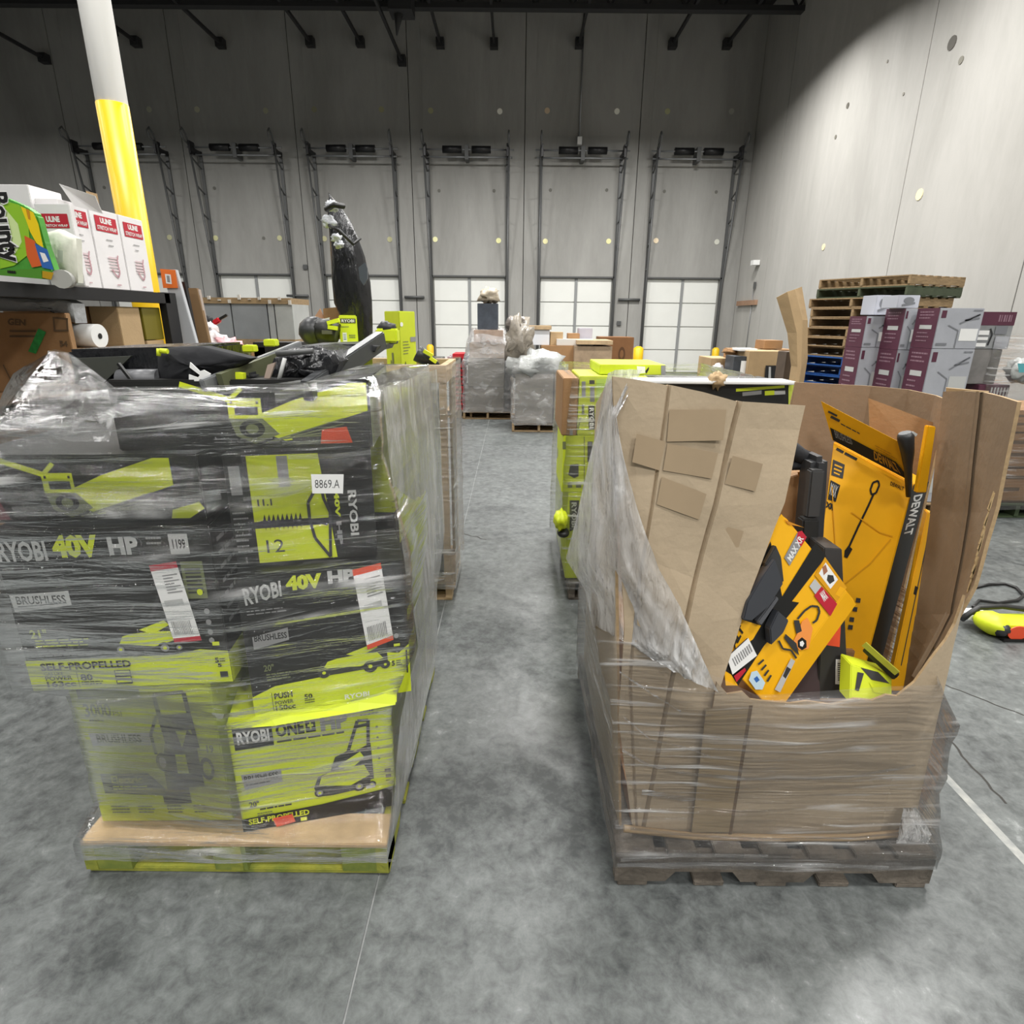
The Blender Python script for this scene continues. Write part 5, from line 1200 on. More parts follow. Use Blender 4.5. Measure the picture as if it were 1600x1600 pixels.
lean_long('pale_edge_board', 'narrow pale board edge beside the brown cardboard board', 'board', (306, 452), (322, 530), 4, 5.97, mat('pale_edge', 'a89a90', .75))
MB()
# far wrapped stack of panes
t = thing('sheet_crate', 'film-wrapped stack of grey sheets between wooden rails, far beyond the black bag', 'crate', (-4.6, 10.2, 0))
a0, a1 = P(318, 474, 10), P(456, 476, 10); zt = a0.z; zlo = P(400, 530, 10).z
for i, (x0, x1) in enumerate(((a0.x, a0.x + .42), (a0.x + .44, a0.x + 1.0), (a0.x + 1.02, a1.x - .3), (a1.x - .28, a1.x))):
    MB().box((x0, 10.0, zlo), (x1, 10.8, zt)).build('grey_sheet', mat('grey_sheet_%d' % i, ('8e9193', '888b8d', 'a3a5a4', 'a9aba8')[i], .3, var=.15, vscale=3), t)
MB().box((a0.x, 9.97, zt), (a1.x, 10.85, zt + .09)).build('top_rail', WOOD, t); MB().box((a0.x, 9.97, zlo - .12), (a1.x, 10.85, zlo)).build('bottom_rail', WOOD, t)
for x in (a0.x, (a0.x + a1.x) / 2, a1.x - .1): MB().box((x, 10.0, 0), (x + .1, 10.8, zlo - .12)).build('support_block', WOODD, t)
mb = MB()
for i in range(9): mb.box((a0.x + .1 + i * .16, 9.94, zt + .06), (a0.x + .14 + i * .16, 9.97, zt + R.uniform(-.02, .14)))
o = mb.build('film_tatters', mat('film_tatters_white', 'c8c3ba', .5), t); o['kind'] = 'stuff'
# mixed returns heap between shelving and black bag: pale bags, a red-grip tool
H = []
def lump(name, lab, cat, px, py, Y, r, m, rough=.5, seed=1):
    c = P(px, py, Y); o = MB().blob(c, r, n=18, m=12, rough=rough, seed=seed).build(name, m); tag(o, lab, cat); return o
o, F = xbox('kraft_carton', 'large brown carton under the pale bags beyond the tote', 'box', (P(316, 550, 6.6).x, 6.6, 0), (P(430, 550, 6.6).x, 7.4, P(350, 552, 6.6).z), KRAFT)
lump('white_bag', 'crumpled white bag heaped beside the brown board', 'bag', 331, 536, 6.5, (.13, .15, .12), mat('crumpled_white_bag', 'd9d4d4', .4, bump=.6, bscale=10), .6, 3)
lump('pink_bag', 'pale pink plastic bag next to the crumpled white bag', 'bag', 357, 541, 6.5, (.13, .15, .09), mat('crumpled_pink_bag', 'd9a0a5', .4, bump=.6, bscale=10), .6, 4)
lump('white_bundle', 'small white bundle on top of the crumpled white bag', 'bundle', 328, 513, 6.55, (.07, .1, .06), mat('crumpled_white_bag', 'd9d4d4'), .6, 9)
lump('orange_bundle', 'small orange-red bundle at the end of the pale bags', 'bundle', 374, 545, 6.5, (.06, .08, .045), mat('orange_red_cloth', 'b8553a', .7), .5, 5)
lump('olive_bundle', 'small green and tan bundle past the orange-red one', 'bundle', 387, 548, 6.5, (.06, .08, .06), mat('olive_cloth', '8f9560', .7), .5, 6)
lump('black_bundle', 'small black bundle leaning on the brown board', 'bundle', 324, 501, 6.6, (.05, .06, .05), FABB, .4, 7)
o = MB().beam(P(334, 505, 6.4), P(344, 499, 6.4), .05, .05).build('red_grip_tool', REDP, bevel=.01); tag(o, 'short black rod with a red grip poking up from the pale bags', 'tool'); MB().beam(P(343, 499, 6.4), P(355, 492, 6.4), .025, .025).build('rod', BLK, o)
for i, (x0, x1, y0, y1, m, lab) in enumerate(((392, 415, 542, 560, KRAFT2, 'low brown carton past the olive bundle'), (396, 470, 535, 556, BLK, 'low black carton behind the mower handle'), (668, 690, 560, 590, METB, 'black tool body peeking over the wooden crate'))):
    o, F = front_box('low_carton' if i < 2 else 'black_tool', lab, 'box' if i < 2 else 'tool', ((x0, y0), (x1, y0), (x1, y1), (x0, y1)), 6.2 if i < 2 else 5.3, .3, m, z0=0)
# lime cartons beyond the crate
def lime_tall(lab, xl, xm, xr, yt, yb, Y):
    C = P(xm, yt, Y); zb_ = P(xm, yb, Y).z
    A = P(xl, yt, Y + .18); B = P(xr, yt, Y + .22); z = C.z
    a, c, b = V((A.x, A.y, z)), V((C.x, C.y, z)), V((B.x, B.y, z)); d = a + b - c
    top = [a, d, b, c]; bot = [V((p.x, p.y, zb_)) for p in top]
    mb = MB().add(top + bot, [(0, 3, 2, 1), (4, 5, 6, 7), (0, 1, 5, 4), (1, 2, 6, 5), (2, 3, 7, 6), (3, 0, 4, 7)])
    o = mb.build('tall_lime_box', LIMEP, bevel=.004); tag(o, lab, 'box'); return o, [a, c, bot[3], bot[0]], [c, b, bot[2], bot[3]]
o, f1, f2 = lime_tall('tall bright lime carton standing corner-on beside the pole tool', 600, 623, 648, 486, 640, 3.75)
D = Decal(f1, .002); D.rect(.55, .15, .80, .24, BLK2); D.poly([(.6, .24), (.8, .24), (.8, .28), (.6, .28)], BLK2); D.rect(.4, .42, .52, .66, HAZEG); D.rect(.3, .5, .36, .66, HAZEG); D.build('print', o)
D = Decal(f2, .002); D.ell(.12, .13, .09, .022, WHT); D.rect(.62, .26, .98, .31, GRY); D.poly([(.1, .62), (.25, .50), (.4, .62), (.32, .60), (.18, .60)], BLK); D.lines(.15, .3, .6, .45, 5, HAZEG, .3); D.build('side_print', o)
o = MB().tube(CP((652, 552, 3.7), (668, 562, 3.7), (684, 572, 3.72)), [.05, .045, .02], n=10).build('lime_trimmed_tool', DKG); tag(o, 'black tool with lime trim lying over the wrapped crate', 'tool')
for p in (((662, 548), (676, 556)), ((672, 559), (682, 566))): MB().beam(P(*p[0], 3.64), P(*p[1], 3.64), .02, .02).build('lime_trim', LIME, o)

# ================================================================== WRAPPED WOODEN CRATE ON THE AISLE
xr_, yf = P(700, 700, 3.56).x, 3.56
zt = P(665, 571, yf).z; zb2 = .14
make_pallet('fresh wooden pallet under the film-wrapped wooden crate', 1.05, .66, (xr_ - .525, yf + .33, 0), True, WOODL, WOODL)
K = thing('wooden_crate', 'film-wrapped open wooden crate standing on the aisle behind the near lawn tool load', 'crate', (xr_ - .5, yf + .6, zb2))
for x in (xr_ - 1.02, xr_ - .045):
    for y in (yf, yf + .56): MB().box((x, y, zb2), (x + .04, y + .06, zt - .10)).build('post', WOODL, K)
for y in (yf - .005, yf + .57): MB().box((xr_ - 1.04, y, zt - .10), (xr_, y + .06, zt)).build('rail', WOODL, K)
for x in (xr_ - 1.04, xr_ - .04): MB().box((x, yf + .056, zt - .10), (x + .04, yf + .57, zt)).build('rail', WOODL, K)
D = Decal([P(652, 580, yf - .01), P(671, 580, yf - .01), P(671, 592, yf - .01), P(652, 592, yf - .01)], .004); D.rect(0, 0, 1, 1, WHT); D.build('paper_label', K)
steelb = mat('blue_grey_goods', '57616e', .35, var=.35, vscale=10, bump=.5, bscale=10, stretch=(1, 1, 5)); lg = mat('pale_green_goods', 'a9b58e', .5, var=.3, vscale=8)
for nm, lab, x0, x1, z0, z1, m in (('blue_grey_carton', 'blue-grey carton at the top of the wooden crate', -.58, -.06, .95, 1.38, steelb), ('pale_green_carton', 'pale green carton strip inside the wooden crate', -.98, -.60, .95, 1.36, lg),
                              ('blue_grey_carton', 'dark wrapped carton in the middle of the wooden crate', -.98, -.06, .55, .93, mat('dark_blue_goods', '3d4756', .3, var=.5, vscale=12, bump=.6, bscale=10, stretch=(1, 1, 6))), ('blue_grey_carton', 'dark wrapped carton at the foot of the wooden crate', -.98, -.06, .145, .54, mat('slate_goods', '45505c', .3, var=.5, vscale=9, bump=.5, stretch=(1, 1, 5)))):
    xbox(nm, lab, 'box', (xr_ + x0, yf + .08, z0), (xr_ + x1, yf + .54, z1), m)
def ringbox(x0, x1, y0, y1, z): return [(x0, y0, z), ((x0 + x1) / 2, y0 - .005, z), (x1, y0, z), (x1 + .01, (y0 + y1) / 2, z), (x1, y1, z), ((x0 + x1) / 2, y1, z), (x0, y1, z), (x0 - .01, (y0 + y1) / 2, z)]
FILMC = film('stretch_film_crate', .20, .85, scale=(2, 2, 14), bump=.8, rough=.12)
hull('stretch_wrap', [ringbox(xr_ - 1.06, xr_ + .03, yf - .03, yf + .66, z) for z in (.10, .5, .95, 1.3, zt + .01)], FILMC, 'clear stretch film round the wooden crate on the aisle', per=6, rows=5, amp=.012, seed=11)
D = None

# ================================================================== SECOND LIME LOAD BEHIND THE BULK BIN
x0_ = .33; yf = 3.58
make_pallet('dark wooden pallet under the lime cartons behind the bulk bin', 1.05, 1.2, (x0_ + .58, yf + .6, 0), True, WOODD, WOODD)
def fb(name, lab, px, m, Y=3.62, dep=.5, z0=None, z1=None, cat='box'): return front_box(name, lab, cat, px, Y, dep, m, z0=z0, z1=z1)
o, F = fb('lime_box', 'lime carton on the aisle corner at the foot of the second lime load', ((884, 770), (960, 770), (960, 868), (888, 868)), LIMEP, z0=.145)
D = Decal(F['front'], .002); D.px([(890, 782), (905, 782), (903, 826), (890, 830)], BLK2); D.pxt('RYOBI', [(901, 785), (901, 824), (893, 824), (893, 785)], LGRY, .03); D.build('print', o); zz = F['z'][1]
o, F = fb('lime_box', 'lime carton with a small black picture in the second lime load, at mid height', ((877, 682), (960, 680), (960, 768), (881, 768)), LIMEP, z0=zz + .002)
D = Decal(F['front'], .002); D.px([(891, 726), (904, 725), (904, 744), (897, 747), (888, 742)], BLK2); D.px([(887, 754), (894, 754), (894, 762), (887, 762)], HAZEG); D.px([(900, 754), (908, 753), (908, 762), (900, 762)], HAZEG); D.px([(879, 690), (884, 690), (884, 702), (879, 702)], HAZEG); D.px([(890, 672), (895, 672), (895, 680), (890, 680)], GRY); D.pxl([(913, 682), (913, 766)], 1, HAZEG); D.px([(918, 690), (926, 690), (925, 720), (918, 722)], BLK2); D.build('print', o); zz = F['z'][1]
o, F = fb('wrapped_brown_box', 'narrow brown carton standing upright at the aisle corner of the second lime load', ((877, 592), (902, 590), (903, 680), (880, 681)), KRAFT2, z0=zz + .002, dep=.6)
o, F = fb('lime_box', 'upright lime carton with its name band printed sideways beside the narrow brown carton', ((903, 590), (1010, 586), (1008, 679), (904, 680)), LIMEP, z0=zz + .002, Y=3.625)
D = Decal(F['front'], .002); D.px([(919, 634), (929, 634), (930, 671), (920, 672)], BLK); D.pxt('RYOBI', [(928, 637), (928, 669), (921, 669), (921, 637)], WHT, .03)
D.px([(909, 596), (915, 596), (915, 620), (909, 620)], GRY); D.px([(921, 594), (929, 594), (929, 600), (921, 600)], BLK); D.px([(922, 604), (929, 604), (929, 628), (922, 628)], GRY); D.px([(932, 592), (960, 592), (960, 628), (932, 628)], mat('lime_pale', 'b4d04c', .5)); D.pxl([(907, 652), (903, 672)], 1.5, HAZEG); D.px([(909, 632), (913, 632), (913, 648), (909, 648)], HAZEG); D.build('print', o)
ztop = F['z'][1]
o, F = fb('flat_lime_box', 'flat lime carton lying across the top of the second lime load', ((940, 569), (1040, 571), (1040, 587), (934, 586)), LIMEP, Y=3.7, dep=.5, z0=ztop + .003)
D = Decal(F['front'], .002); D.px([(995, 572), (1008, 573), (1008, 583), (996, 584)], WHT); D.px([(1008, 580), (1014, 573), (1014, 577), (1010, 584)], BLK); D.px([(1033, 571), (1040, 571), (1040, 586), (1033, 586)], GRY); D.build('print', o)
o, F = fb('black_tool_carton', 'black and lime tool carton lying flat above the bulk bin wall', ((1040, 606), (1243, 594), (1246, 640), (1045, 645)), BLK, Y=(3.45, 3.5), dep=.5, z0=1.12)
D = Decal(F['front'], .002)
D.px([(1150, 607), (1226, 602), (1226, 606), (1150, 612)], LIME); D.px([(1160, 613), (1190, 610), (1190, 616), (1160, 619)], GRY); D.px([(1195, 611), (1210, 610), (1210, 617), (1195, 618)], LIME); D.px([(1210, 611), (1227, 610), (1227, 616), (1210, 617)], LGRY); D.px([(1232, 600), (1246, 597), (1246, 640), (1232, 632)], mat('yellow_lime', 'c0cc4c', .5)); D.build('print', o)
zt2 = F['z'][1]
o = MB().box((P(990, 600, 3.5).x, 3.43, zt2 + .002), (P(1236, 600, 3.5).x, 3.62, zt2 + .020)).build('flat_white_carton', WHT, bevel=.004); tag(o, 'long flat white carton lying on the black and lime one', 'box')
o = lump('torn_kraft_scrap', 'crumpled scrap of torn tan cardboard on the long white carton', 'cardboard scrap', 1120, 594, 3.47, (.045, .05, .045), KRAFT, .9, 12)
o = lump('lime_tool_foot', 'small lime and black tool foot sticking out of the second lime load', 'tool', 876, 812, 3.55, (.045, .08, .06), LIME, .5, 14)
MB().blob(P(880, 832, 3.56), (.04, .06, .03)).build('black_sole', BLK, o)
xbox('lime_core_box', 'large lime carton at the middle of the second lime load, hidden by the bin', 'box', (.85, 3.62, .145), (1.40, 4.6, 1.10), LIMEP)
xbox('lime_core_box', 'lime carton in the rear row of the second lime load', 'box', (.36, 4.16, .145), (.83, 4.7, 1.10), LIMEP)
hull('stretch_wrap', [ringbox(.325, 1.45, 3.56, 4.78, z) for z in (.09, .5, .9)] + [ringbox(.34, 1.45, 3.58, 4.76, 1.30), ringbox(.36, 1.45, 3.6, 4.7, ztop + .01)], FILMG, 'clear stretch film round the second lime load behind the bulk bin', per=6, rows=5, amp=.012, seed=21)

# ================================================================== FAR LOADS NEAR THE DOCK DOORS
def wrapload(nm, plab, wlab, cx_, y, wx, dy, boxes, top, pm=WOOD, seed=0, fm=None, shrink=.9, pal=True):
    make_pallet(plab, wx, dy, (cx_, y + dy / 2, 0), True, pm, pm)
    for (n_, lab, cat, a, b, m) in boxes:
        xbox(n_, lab, cat, (cx_ + a[0], y + a[1], .142 + a[2]), (cx_ + b[0], y + b[1], .142 + b[2]), m)
    rs = []; h = top
    for k, f in enumerate((0.02, .3, .6, .85, 1.0)):
        s_ = 1 if f < .8 else (1 + shrink) / 2 if f < .95 else shrink
        rs.append([(cx_ + (p[0]) * s_, y + dy / 2 + p[1] * s_, .1 + (h - .1) * f) for p in [(-wx / 2, -dy / 2), (0, -dy / 2 - .02), (wx / 2, -dy / 2), (wx / 2 + .02, 0), (wx / 2, dy / 2), (0, dy / 2), (-wx / 2, dy / 2), (-wx / 2 - .02, 0)]])
    hull('stretch_wrap', rs, fm or FILMB, wlab, per=4, rows=4, amp=.05, freq=3, seed=seed)
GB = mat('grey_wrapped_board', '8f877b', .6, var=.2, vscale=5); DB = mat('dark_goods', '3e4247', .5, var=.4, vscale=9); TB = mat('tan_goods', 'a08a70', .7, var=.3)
c5 = P(762, 650, 11.0)
wrapload('a', 'grey wooden pallet under the far load with the dark carton on top', 'crumpled film round the far load topped by a dark carton', c5.x, 11.0, .92, 1.1,
    [('grey_carton', 'grey-brown carton at the bottom of the far load beside the red crates', 'box', (-.42, .05, 0), (.30, .9, .45), GB),
     ('dark_carton', 'narrow dark carton strip on the aisle side of the far load', 'box', (.31, .05, 0), (.44, .9, .9), DB),
     ('grey_bulge_carton', 'light grey carton bulging through the film of the far load', 'box', (-.36, .02, .46), (.30, .9, .95), mat('pale_grey_goods', '9c978d', .5, var=.2)),
     ('tan_carton', 'tan carton in the upper half of the far load', 'box', (-.33, .1, .96), (.33, .8, 1.22), TB),
     ('tan_carton', 'small tan carton under the dark top carton of the far load', 'box', (-.25, .15, 1.23), (.28, .75, 1.45), mat('pinkish_goods', 'b39c8c', .7, var=.3))], 1.62, shrink=.62, seed=31)
zd = 1.60; o, F = xbox('dark_top_carton', 'dark blue-grey carton perched at the top of the far wrapped load', 'box', (P(746, 500, 11.2).x, 11.2, zd), (P(778, 500, 11.2).x, 11.6, P(760, 474, 11.2).z), mat('blue_black_goods', '4c525c', .4, var=.3, vscale=8))
o = lump('film_knot', 'knot of film and tan card on the dark top carton', 'film knot', 764, 462, 11.3, (.17, .15, .13), mat('tan_film_knot', 'b1a592', .4, bump=.8, bscale=8), .7, 33)
c6 = P(842, 672, 9.75)
wrapload('b', 'pale wooden pallet under the nearest film-wrapped far load', 'crumpled silver film round the nearest far load', c6.x, 9.75, .90, 1.1,
    [('grey_carton', 'grey-brown carton filling the base of the nearest far load', 'box', (-.40, .03, 0), (.22, .95, .80), GB),
     ('grey_carton', 'narrow brown carton edge at the side of the nearest far load', 'box', (.24, .03, 0), (.42, .95, .84), TB)], 1.10, seed=35, shrink=.97)
o = lump('wrapped_bundle', 'leaning silver-wrapped bundle on top of the nearest far load', 'bundle', 836, 572, 10.1, (.46, .4, .26), mat('silver_crumple', 'a9aba9', .25, bump=1.0, bscale=7), .55, 36)
o = lump('wrapped_bundle', 'upright film-wrapped brown bundle rising behind the leaning silver one', 'bundle', 812, 535, 10.2, (.22, .3, .40), mat('tan_crumple', '8f877b', .3, bump=1.0, bscale=7, var=.3, vscale=5), .75, 45)
o = lump('wrapped_bundle', 'small dark mottled bundle at the top of the upright brown one', 'bundle', 806, 508, 10.3, (.17, .2, .14), mat('mottled_crumple', '77706a', .4, bump=1.0, bscale=8, var=.4), .6, 38)
lump('blue_bundle', 'small dark blue bundle in the gap between the two far loads', 'bundle', 789, 564, 11.6, (.08, .1, .08), mat('navy_cloth', '2a4067', .6), .4, 39)
# red crates
for k in range(6):
    z0 = .145 + k * .155
    o, F = xbox('red_crate', ('bottom', 'second lowest', 'third', 'fourth', 'fifth', 'topmost')[k] + ' red plastic crate in the stack beside the far wrapped load', 'crate', (P(708, 600, 11.2).x, 11.2, z0), (P(726, 600, 11.2).x, 11.8, z0 + .13 + (.12 if k == 5 else 0)), REDP, group='red plastic crates')
    D = Decal(F['front'], .006, .001); D.rect(.2, .3, .8, .7, mat('dark_red', '6e1520', .5) if k < 5 else DKG); D.build('handle_opening', o)
make_pallet('small yellowish pallet under the red crates', .5, .7, (P(717, 640, 11.2).x, 11.5, 0), True, WOODL, WOODL)
o = lump('mixed_bundle', 'grey and pink bundle lying on the red crate stack', 'bundle', 711, 562, 11.4, (.14, .15, .09), mat('mauve_cloth', '9a7f86', .6, var=.5), .6, 41)
lump('blue_bundle', 'blue bundle between the red crates and the far load', 'bundle', 733, 563, 11.5, (.09, .1, .09), mat('navy_cloth', '2a4067', .6), .5, 42)
lump('pink_scrap', 'pale pink scrap on the floor goods behind the crate', 'bundle', 696, 566, 11.3, (.10, .15, .07), PURPC, .5, 43)
# brown cartons towards the doors
def far(name, lab, px, Y, dep, m, z0=0, cat='box'):
    x0, y0, x1, y1 = px; a, b = P(x0, y0, Y), P(x1, y0, Y); zt_ = P((x0 + x1) / 2, y0, Y).z; zb_ = P((x0 + x1) / 2, y1, Y).z if z0 is None else z0
    return xbox(name, lab, cat, (a.x, Y, zb_), (b.x, Y + dep, zt_), m, bevel=.006)
o, F = far('brown_crate', 'dark brown square carton with a round mark beside the yellow bollard', (938, 527, 991, 600), 15.5, .8, mat('dark_brown_board', '7e5632', .75, var=.1))
D = Decal(F['front'], .01, .003); D.ell(.66, .30, .10, .13, mat('brown_mark', '533415', .7)); D.ell(.66, .30, .055, .075, mat('dark_brown_board', '7e5632')); D.rect(.55, .55, .75, .58, mat('brown_mark', '533415')); D.build('printed_mark', o)
o, F = far('wrapped_brown_carton', 'film-wrapped brown carton with a pale lid in the middle of the floor', (898, 541, 957, 584), 13.2, .9, TB, .145)
make_pallet('low grey pallet under the film-wrapped brown carton', .95, 1.0, (P(915, 580, 13.2).x, 13.7, 0), True, WOODD, WOODD)
MB().box((P(902, 540, 13.1).x, 13.15, P(930, 545, 13.2).z + .09), (P(958, 540, 13.1).x, 14.1, P(930, 541, 13.2).z + .12)).build('pale_lid', WOODL, o)
o, F = far('brown_carton', 'long brown carton behind the silver-wrapped bundle', (846, 540, 897, 600), 13.4, .8, KRAFT2)
zt3 = P(870, 540, 13.4).z
far('white_carton_far', 'white carton with a pale wooden lid on the long brown carton', (832, 515, 859, 540), 13.6, .5, mat('blue_white_carton', 'd6d8dc', .5), zt3)
o, F = far('pale_lid_board', 'pale plywood lid over the far white carton', (826, 509, 862, 515), 13.55, .6, WOODL, None)
far('kraft_carton_far', 'small kraft carton beside the far white carton', (860, 519, 880, 538), 13.6, .4, KRAFT, zt3)
far('kraft_carton_far', 'tiny dark kraft carton at the middle of the far pile', (888, 521, 906, 530), 13.7, .4, KRAFT2, zt3)
far('lilac_carton_far', 'lilac grey carton at the top of the far pile', (905, 513, 926, 530), 13.8, .4, mat('lilac_grey', 'a9a6b0', .5), zt3)
far('white_flat_far', 'flat white package lying under the lilac grey carton', (870, 530, 928, 540), 13.45, .4, mat('off_white_pack', 'cfcac2', .5), zt3)
far('brown_carton', 'tall brown carton base under the far pile towards the doors', (872, 542, 930, 600), 14.3, .8, KRAFT2)
far('tan_carton', 'tan carton just behind the black-bag load, far off by the doors', (636, 578, 664, 600), 12, .5, TB)

# ================================================================== SIDE OF THE LONG WALL
# open brown cartons
def zat(px, py, Y): return P(px, py, Y).z
far('brown_carton', 'brown carton with torn flaps next to the last dock door', (1112, 560, 1146, 610), 10.0, .7, KRAFT)
o, F = far('brown_carton', 'open brown carton with red and white goods showing through a gap', (1172, 549, 1232, 620), 9.2, .6, KRAFT)
o2, F2 = far('brown_carton', 'wide brown carton forming the back of the open pair', (1148, 546, 1244, 556), 9.85, .5, KRAFT2)
far('brown_carton', 'small brown carton standing on the wide open pair', (1196, 532, 1224, 546), 9.7, .4, KRAFT2, zat(1200, 546, 9.6))
o, F = far('dark_goods', 'dark pile of goods with red and white spots between the brown cartons', (1148, 557, 1172, 610), 9.3, .4, DB)
D = Decal(F['front'], .01, .004); D.rect(.45, .05, .9, .45, WHT); D.rect(.5, .2, .95, .3, RED); D.rect(.4, .5, .7, 1, LGRY); D.build('print', o)
o, F = far('dark_brown_panel', 'dark brown panel standing beside the blue pallets', (1230, 550, 1256, 620), 8.6, .3, mat('dark_umber', '584b40', .7, var=.2))
D = Decal([P(1196, 571, 9.19), P(1212, 571, 9.19), P(1214, 592, 9.19), P(1194, 592, 9.19)], .01, .003); D.rect(0, 0, 1, 1, DKG); D.rect(.3, .1, .5, 1, LGRY); D.build('open_end', bpy.data.objects['brown_carton.003'] if 'brown_carton.003' in bpy.data.objects else o)
lump('white_scrap', 'white crumpled scrap on the brown carton by the last door', 'paper scrap', 1121, 576, 9.8, (.08, .1, .08), mat('crumpled_white_bag', 'd9d4d4'), .6, 51)
o, F = far('white_tray', 'flat white tray edge on the open brown cartons', (1157, 545, 1184, 549), 9.4, .4, WHT, None, 'tray')
lump('torn_kraft', 'jagged torn kraft flap above the carton by the last door', 'cardboard scrap', 1146, 549, 9.8, (.16, .1, .05), KRAFT2, .8, 52)
# bent cardboard sheet
S1 = [[P(1213, 465, 8.3), P(1230, 520, 8.3), P(1236, 572, 8.3)], [P(1230, 456, 8.2), P(1245, 520, 8.2), P(1246, 573, 8.2)], [P(1242, 452, 8.2), P(1254, 500, 8.2), P(1252, 574, 8.2)], [P(1253, 448, 8.35), P(1262, 500, 8.35), P(1262, 560, 8.35)]]
S1 = [c + [V((c[-1].x, c[-1].y, .02))] for c in S1]
o = sheet('folded_cardboard', S1, KRAFT, None, th=.012, sub=3, edge=KEDGE); tag(o, 'tall folded kraft cardboard sheet leaning by the pallet stack', 'cardboard')
# plank resting on wall hooks
a, b = PX(1150, 475, WXR - .1), PX(1179, 471, WXR - .1)
o = MB().box((WXR - .09, b.y, a.z - .06), (WXR - .002, a.y, a.z + .09)).build('wall_plank', mat('reddish_plank', 'a07f66', .8, var=.2)); tag(o, 'short reddish wooden plank fixed on the long concrete wall', 'plank')

# pallet stack, blue ones below
C = V((5.12, 8.6, 0)); u1 = V((-.506, 1.1, 0)).normalized(); ang = math.atan2(-u1.x, u1.y)
u2 = V((u1.y, -u1.x, 0)); wA, dA = 1.45, 1.21
ctr = C + u2 * wA / 2 + u1 * dA / 2
proto = make_pallet('wooden pallet in the tall stack by the long wall', dA, wA, (0, 0, 0), False, WOOD, WOOD, group='stacked pallets by the long wall', notch=False)
ordn = ['lowest', 'second', 'third', 'fourth', 'fifth', 'sixth', 'seventh', 'eighth', 'ninth', 'tenth', 'eleventh', 'twelfth', 'thirteenth', 'fourteenth', 'fifteenth', 'sixteenth', 'seventeenth', 'eighteenth']
DGW = mat('dark_greenish_wood', '47503c', .8, var=.3)
for k in range(17):
    blue = k < 9; z = k * .142; sw = {WOOD: BLUEP} if blue else ({WOOD: DGW} if k == 15 else None)
    lab = ('blue painted pallet, %s from the floor in the stack by the long wall' if blue else 'bare wooden pallet, %s from the floor in the stack by the long wall') % ordn[k]
    sh = V((R.uniform(-.03, .03), R.uniform(-.03, .03), 0)) + (u2 * .12 if k >= 15 else V()) - (u1 * .0)
    if k == 0: dup(proto, ctr + V((0, 0, z)) , ang, lab, 'blue pallets', sw)
    else: dup(proto, ctr + sh + V((0, 0, z)), ang + R.uniform(-.02, .02), lab, 'blue pallets' if blue else 'wooden pallets in the tall stack', sw)
for c_ in list(proto.children): bpy.data.objects.remove(c_)
bpy.data.objects.remove(proto)
# plum and silver cartons
def chairbox(lab, x0, xf, x1, yt, yb, Y, tiers=1, z0=None, name='chair_carton', side=True):
    """x0..xf: side in view, xf..x1: front in view"""
    a, b = P(xf, yt, Y), P(x1, yt, Y); zt_ = a.z; zb_ = P(xf, yb, Y).z if z0 is None else z0
    u = (x0 - 800) / (xf - 800); dep = .32
    o, F = xbox(name, lab, 'box', (a.x, Y, zb_), (b.x, Y + dep, zt_), SILV, group='plum and silver cartons by the long wall')
    D = Decal(F['front'], .003, .001)
    D.rect(.05, .06, .16, .22, PURP); D.rect(.62, .45, .95, .75, LGRY); D.line([(.25, .42), (.5, .55), (.5, .98)], .01, SILVD); D.line([(.50, .38), (.92, .22), (.6, .36), (.92, .30)], .012, SILVD); D.rect(.55, .80, .75, .84, SILVD); D.lines(.8, .04, .97, .09, 1, SILVD); D.rect(.05, .86, .3, .9, SILVD)
    D.build('print', o)
    D = Decal(F['left'], .003, .001); D.rect(0, 0, 1, 1, PURP); D.lines(.15, .08, .9, .3, 3, mat('plum_pale', '8d6d7a', .6), .4); D.rect(.25, .42, .8, .50, LGRY); D.lines(.2, .6, .8, .9, 3, mat('plum_pale', '8d6d7a'), .3); D.build('side_print', o)
    return o, F
Y = 5.45
zf = .145
def col(nm, x0, xf, x1, tops, Y):
    prev = zf; n = len(tops); zs = [P(xf, t, Y).z for t in tops]
    zs = [zf + (zs[0] - zf) * i / 3 for i in (1, 2)] + zs if True else zs
    for i, z in enumerate(zs):
        a, b = P(xf, tops[0], Y), P(x1, tops[0], Y)
        lab = 'plum and silver carton, %s in the %s' % (('lowest', 'second', 'third', 'fourth', 'fifth')[i], nm)
        o, F = xbox('chair_carton', lab, 'box', (a.x, Y, prev + .002), (b.x, Y + .30, z), SILV, group='plum and silver cartons by the long wall')
        D = Decal(F['front'], .003, .001)
        D.rect(.05, .06, .16, .24, PURP); D.rect(.55, .50, .95, .80, WHT if i % 2 else LGRY); D.line([(.25, .42), (.5, .55), (.5, .98)], .01, SILVD); D.line([(.50, .38), (.92, .15), (.6, .30), (.92, .24)], .014, SILVD); D.rect(.05, .86, .3, .92, SILVD); D.lines(.75, .04, .97, .09, 1, SILVD)
        D.build('print', o)
        D = Decal(F['left'], .003, .001); D.rect(0, 0, 1, 1, PURP); D.lines(.15, .08, .9, .3, 3, mat('plum_pale', '8d6d7a', .6), .4); D.rect(.25, .42, .8, .52, LGRY); D.lines(.2, .6, .8, .9, 3, mat('plum_pale', '8d6d7a'), .3); D.build('side_print', o)
        prev = z
    return prev
make_pallet('pallet under the plum and silver cartons nearest the bin', 1.0, 1.05, (3.62, 5.95, 0), True, WOOD, WOOD)
z1 = col('widest column, beside the plum banner carton', 1430, 1456, 1524, (545, 481), 5.45)
col('narrow middle column', 1390, 1403, 1429, (547, 482), 5.80)
col('column nearest the pallet stack', 1331, 1346, 1388, (543, 494), 6.1)
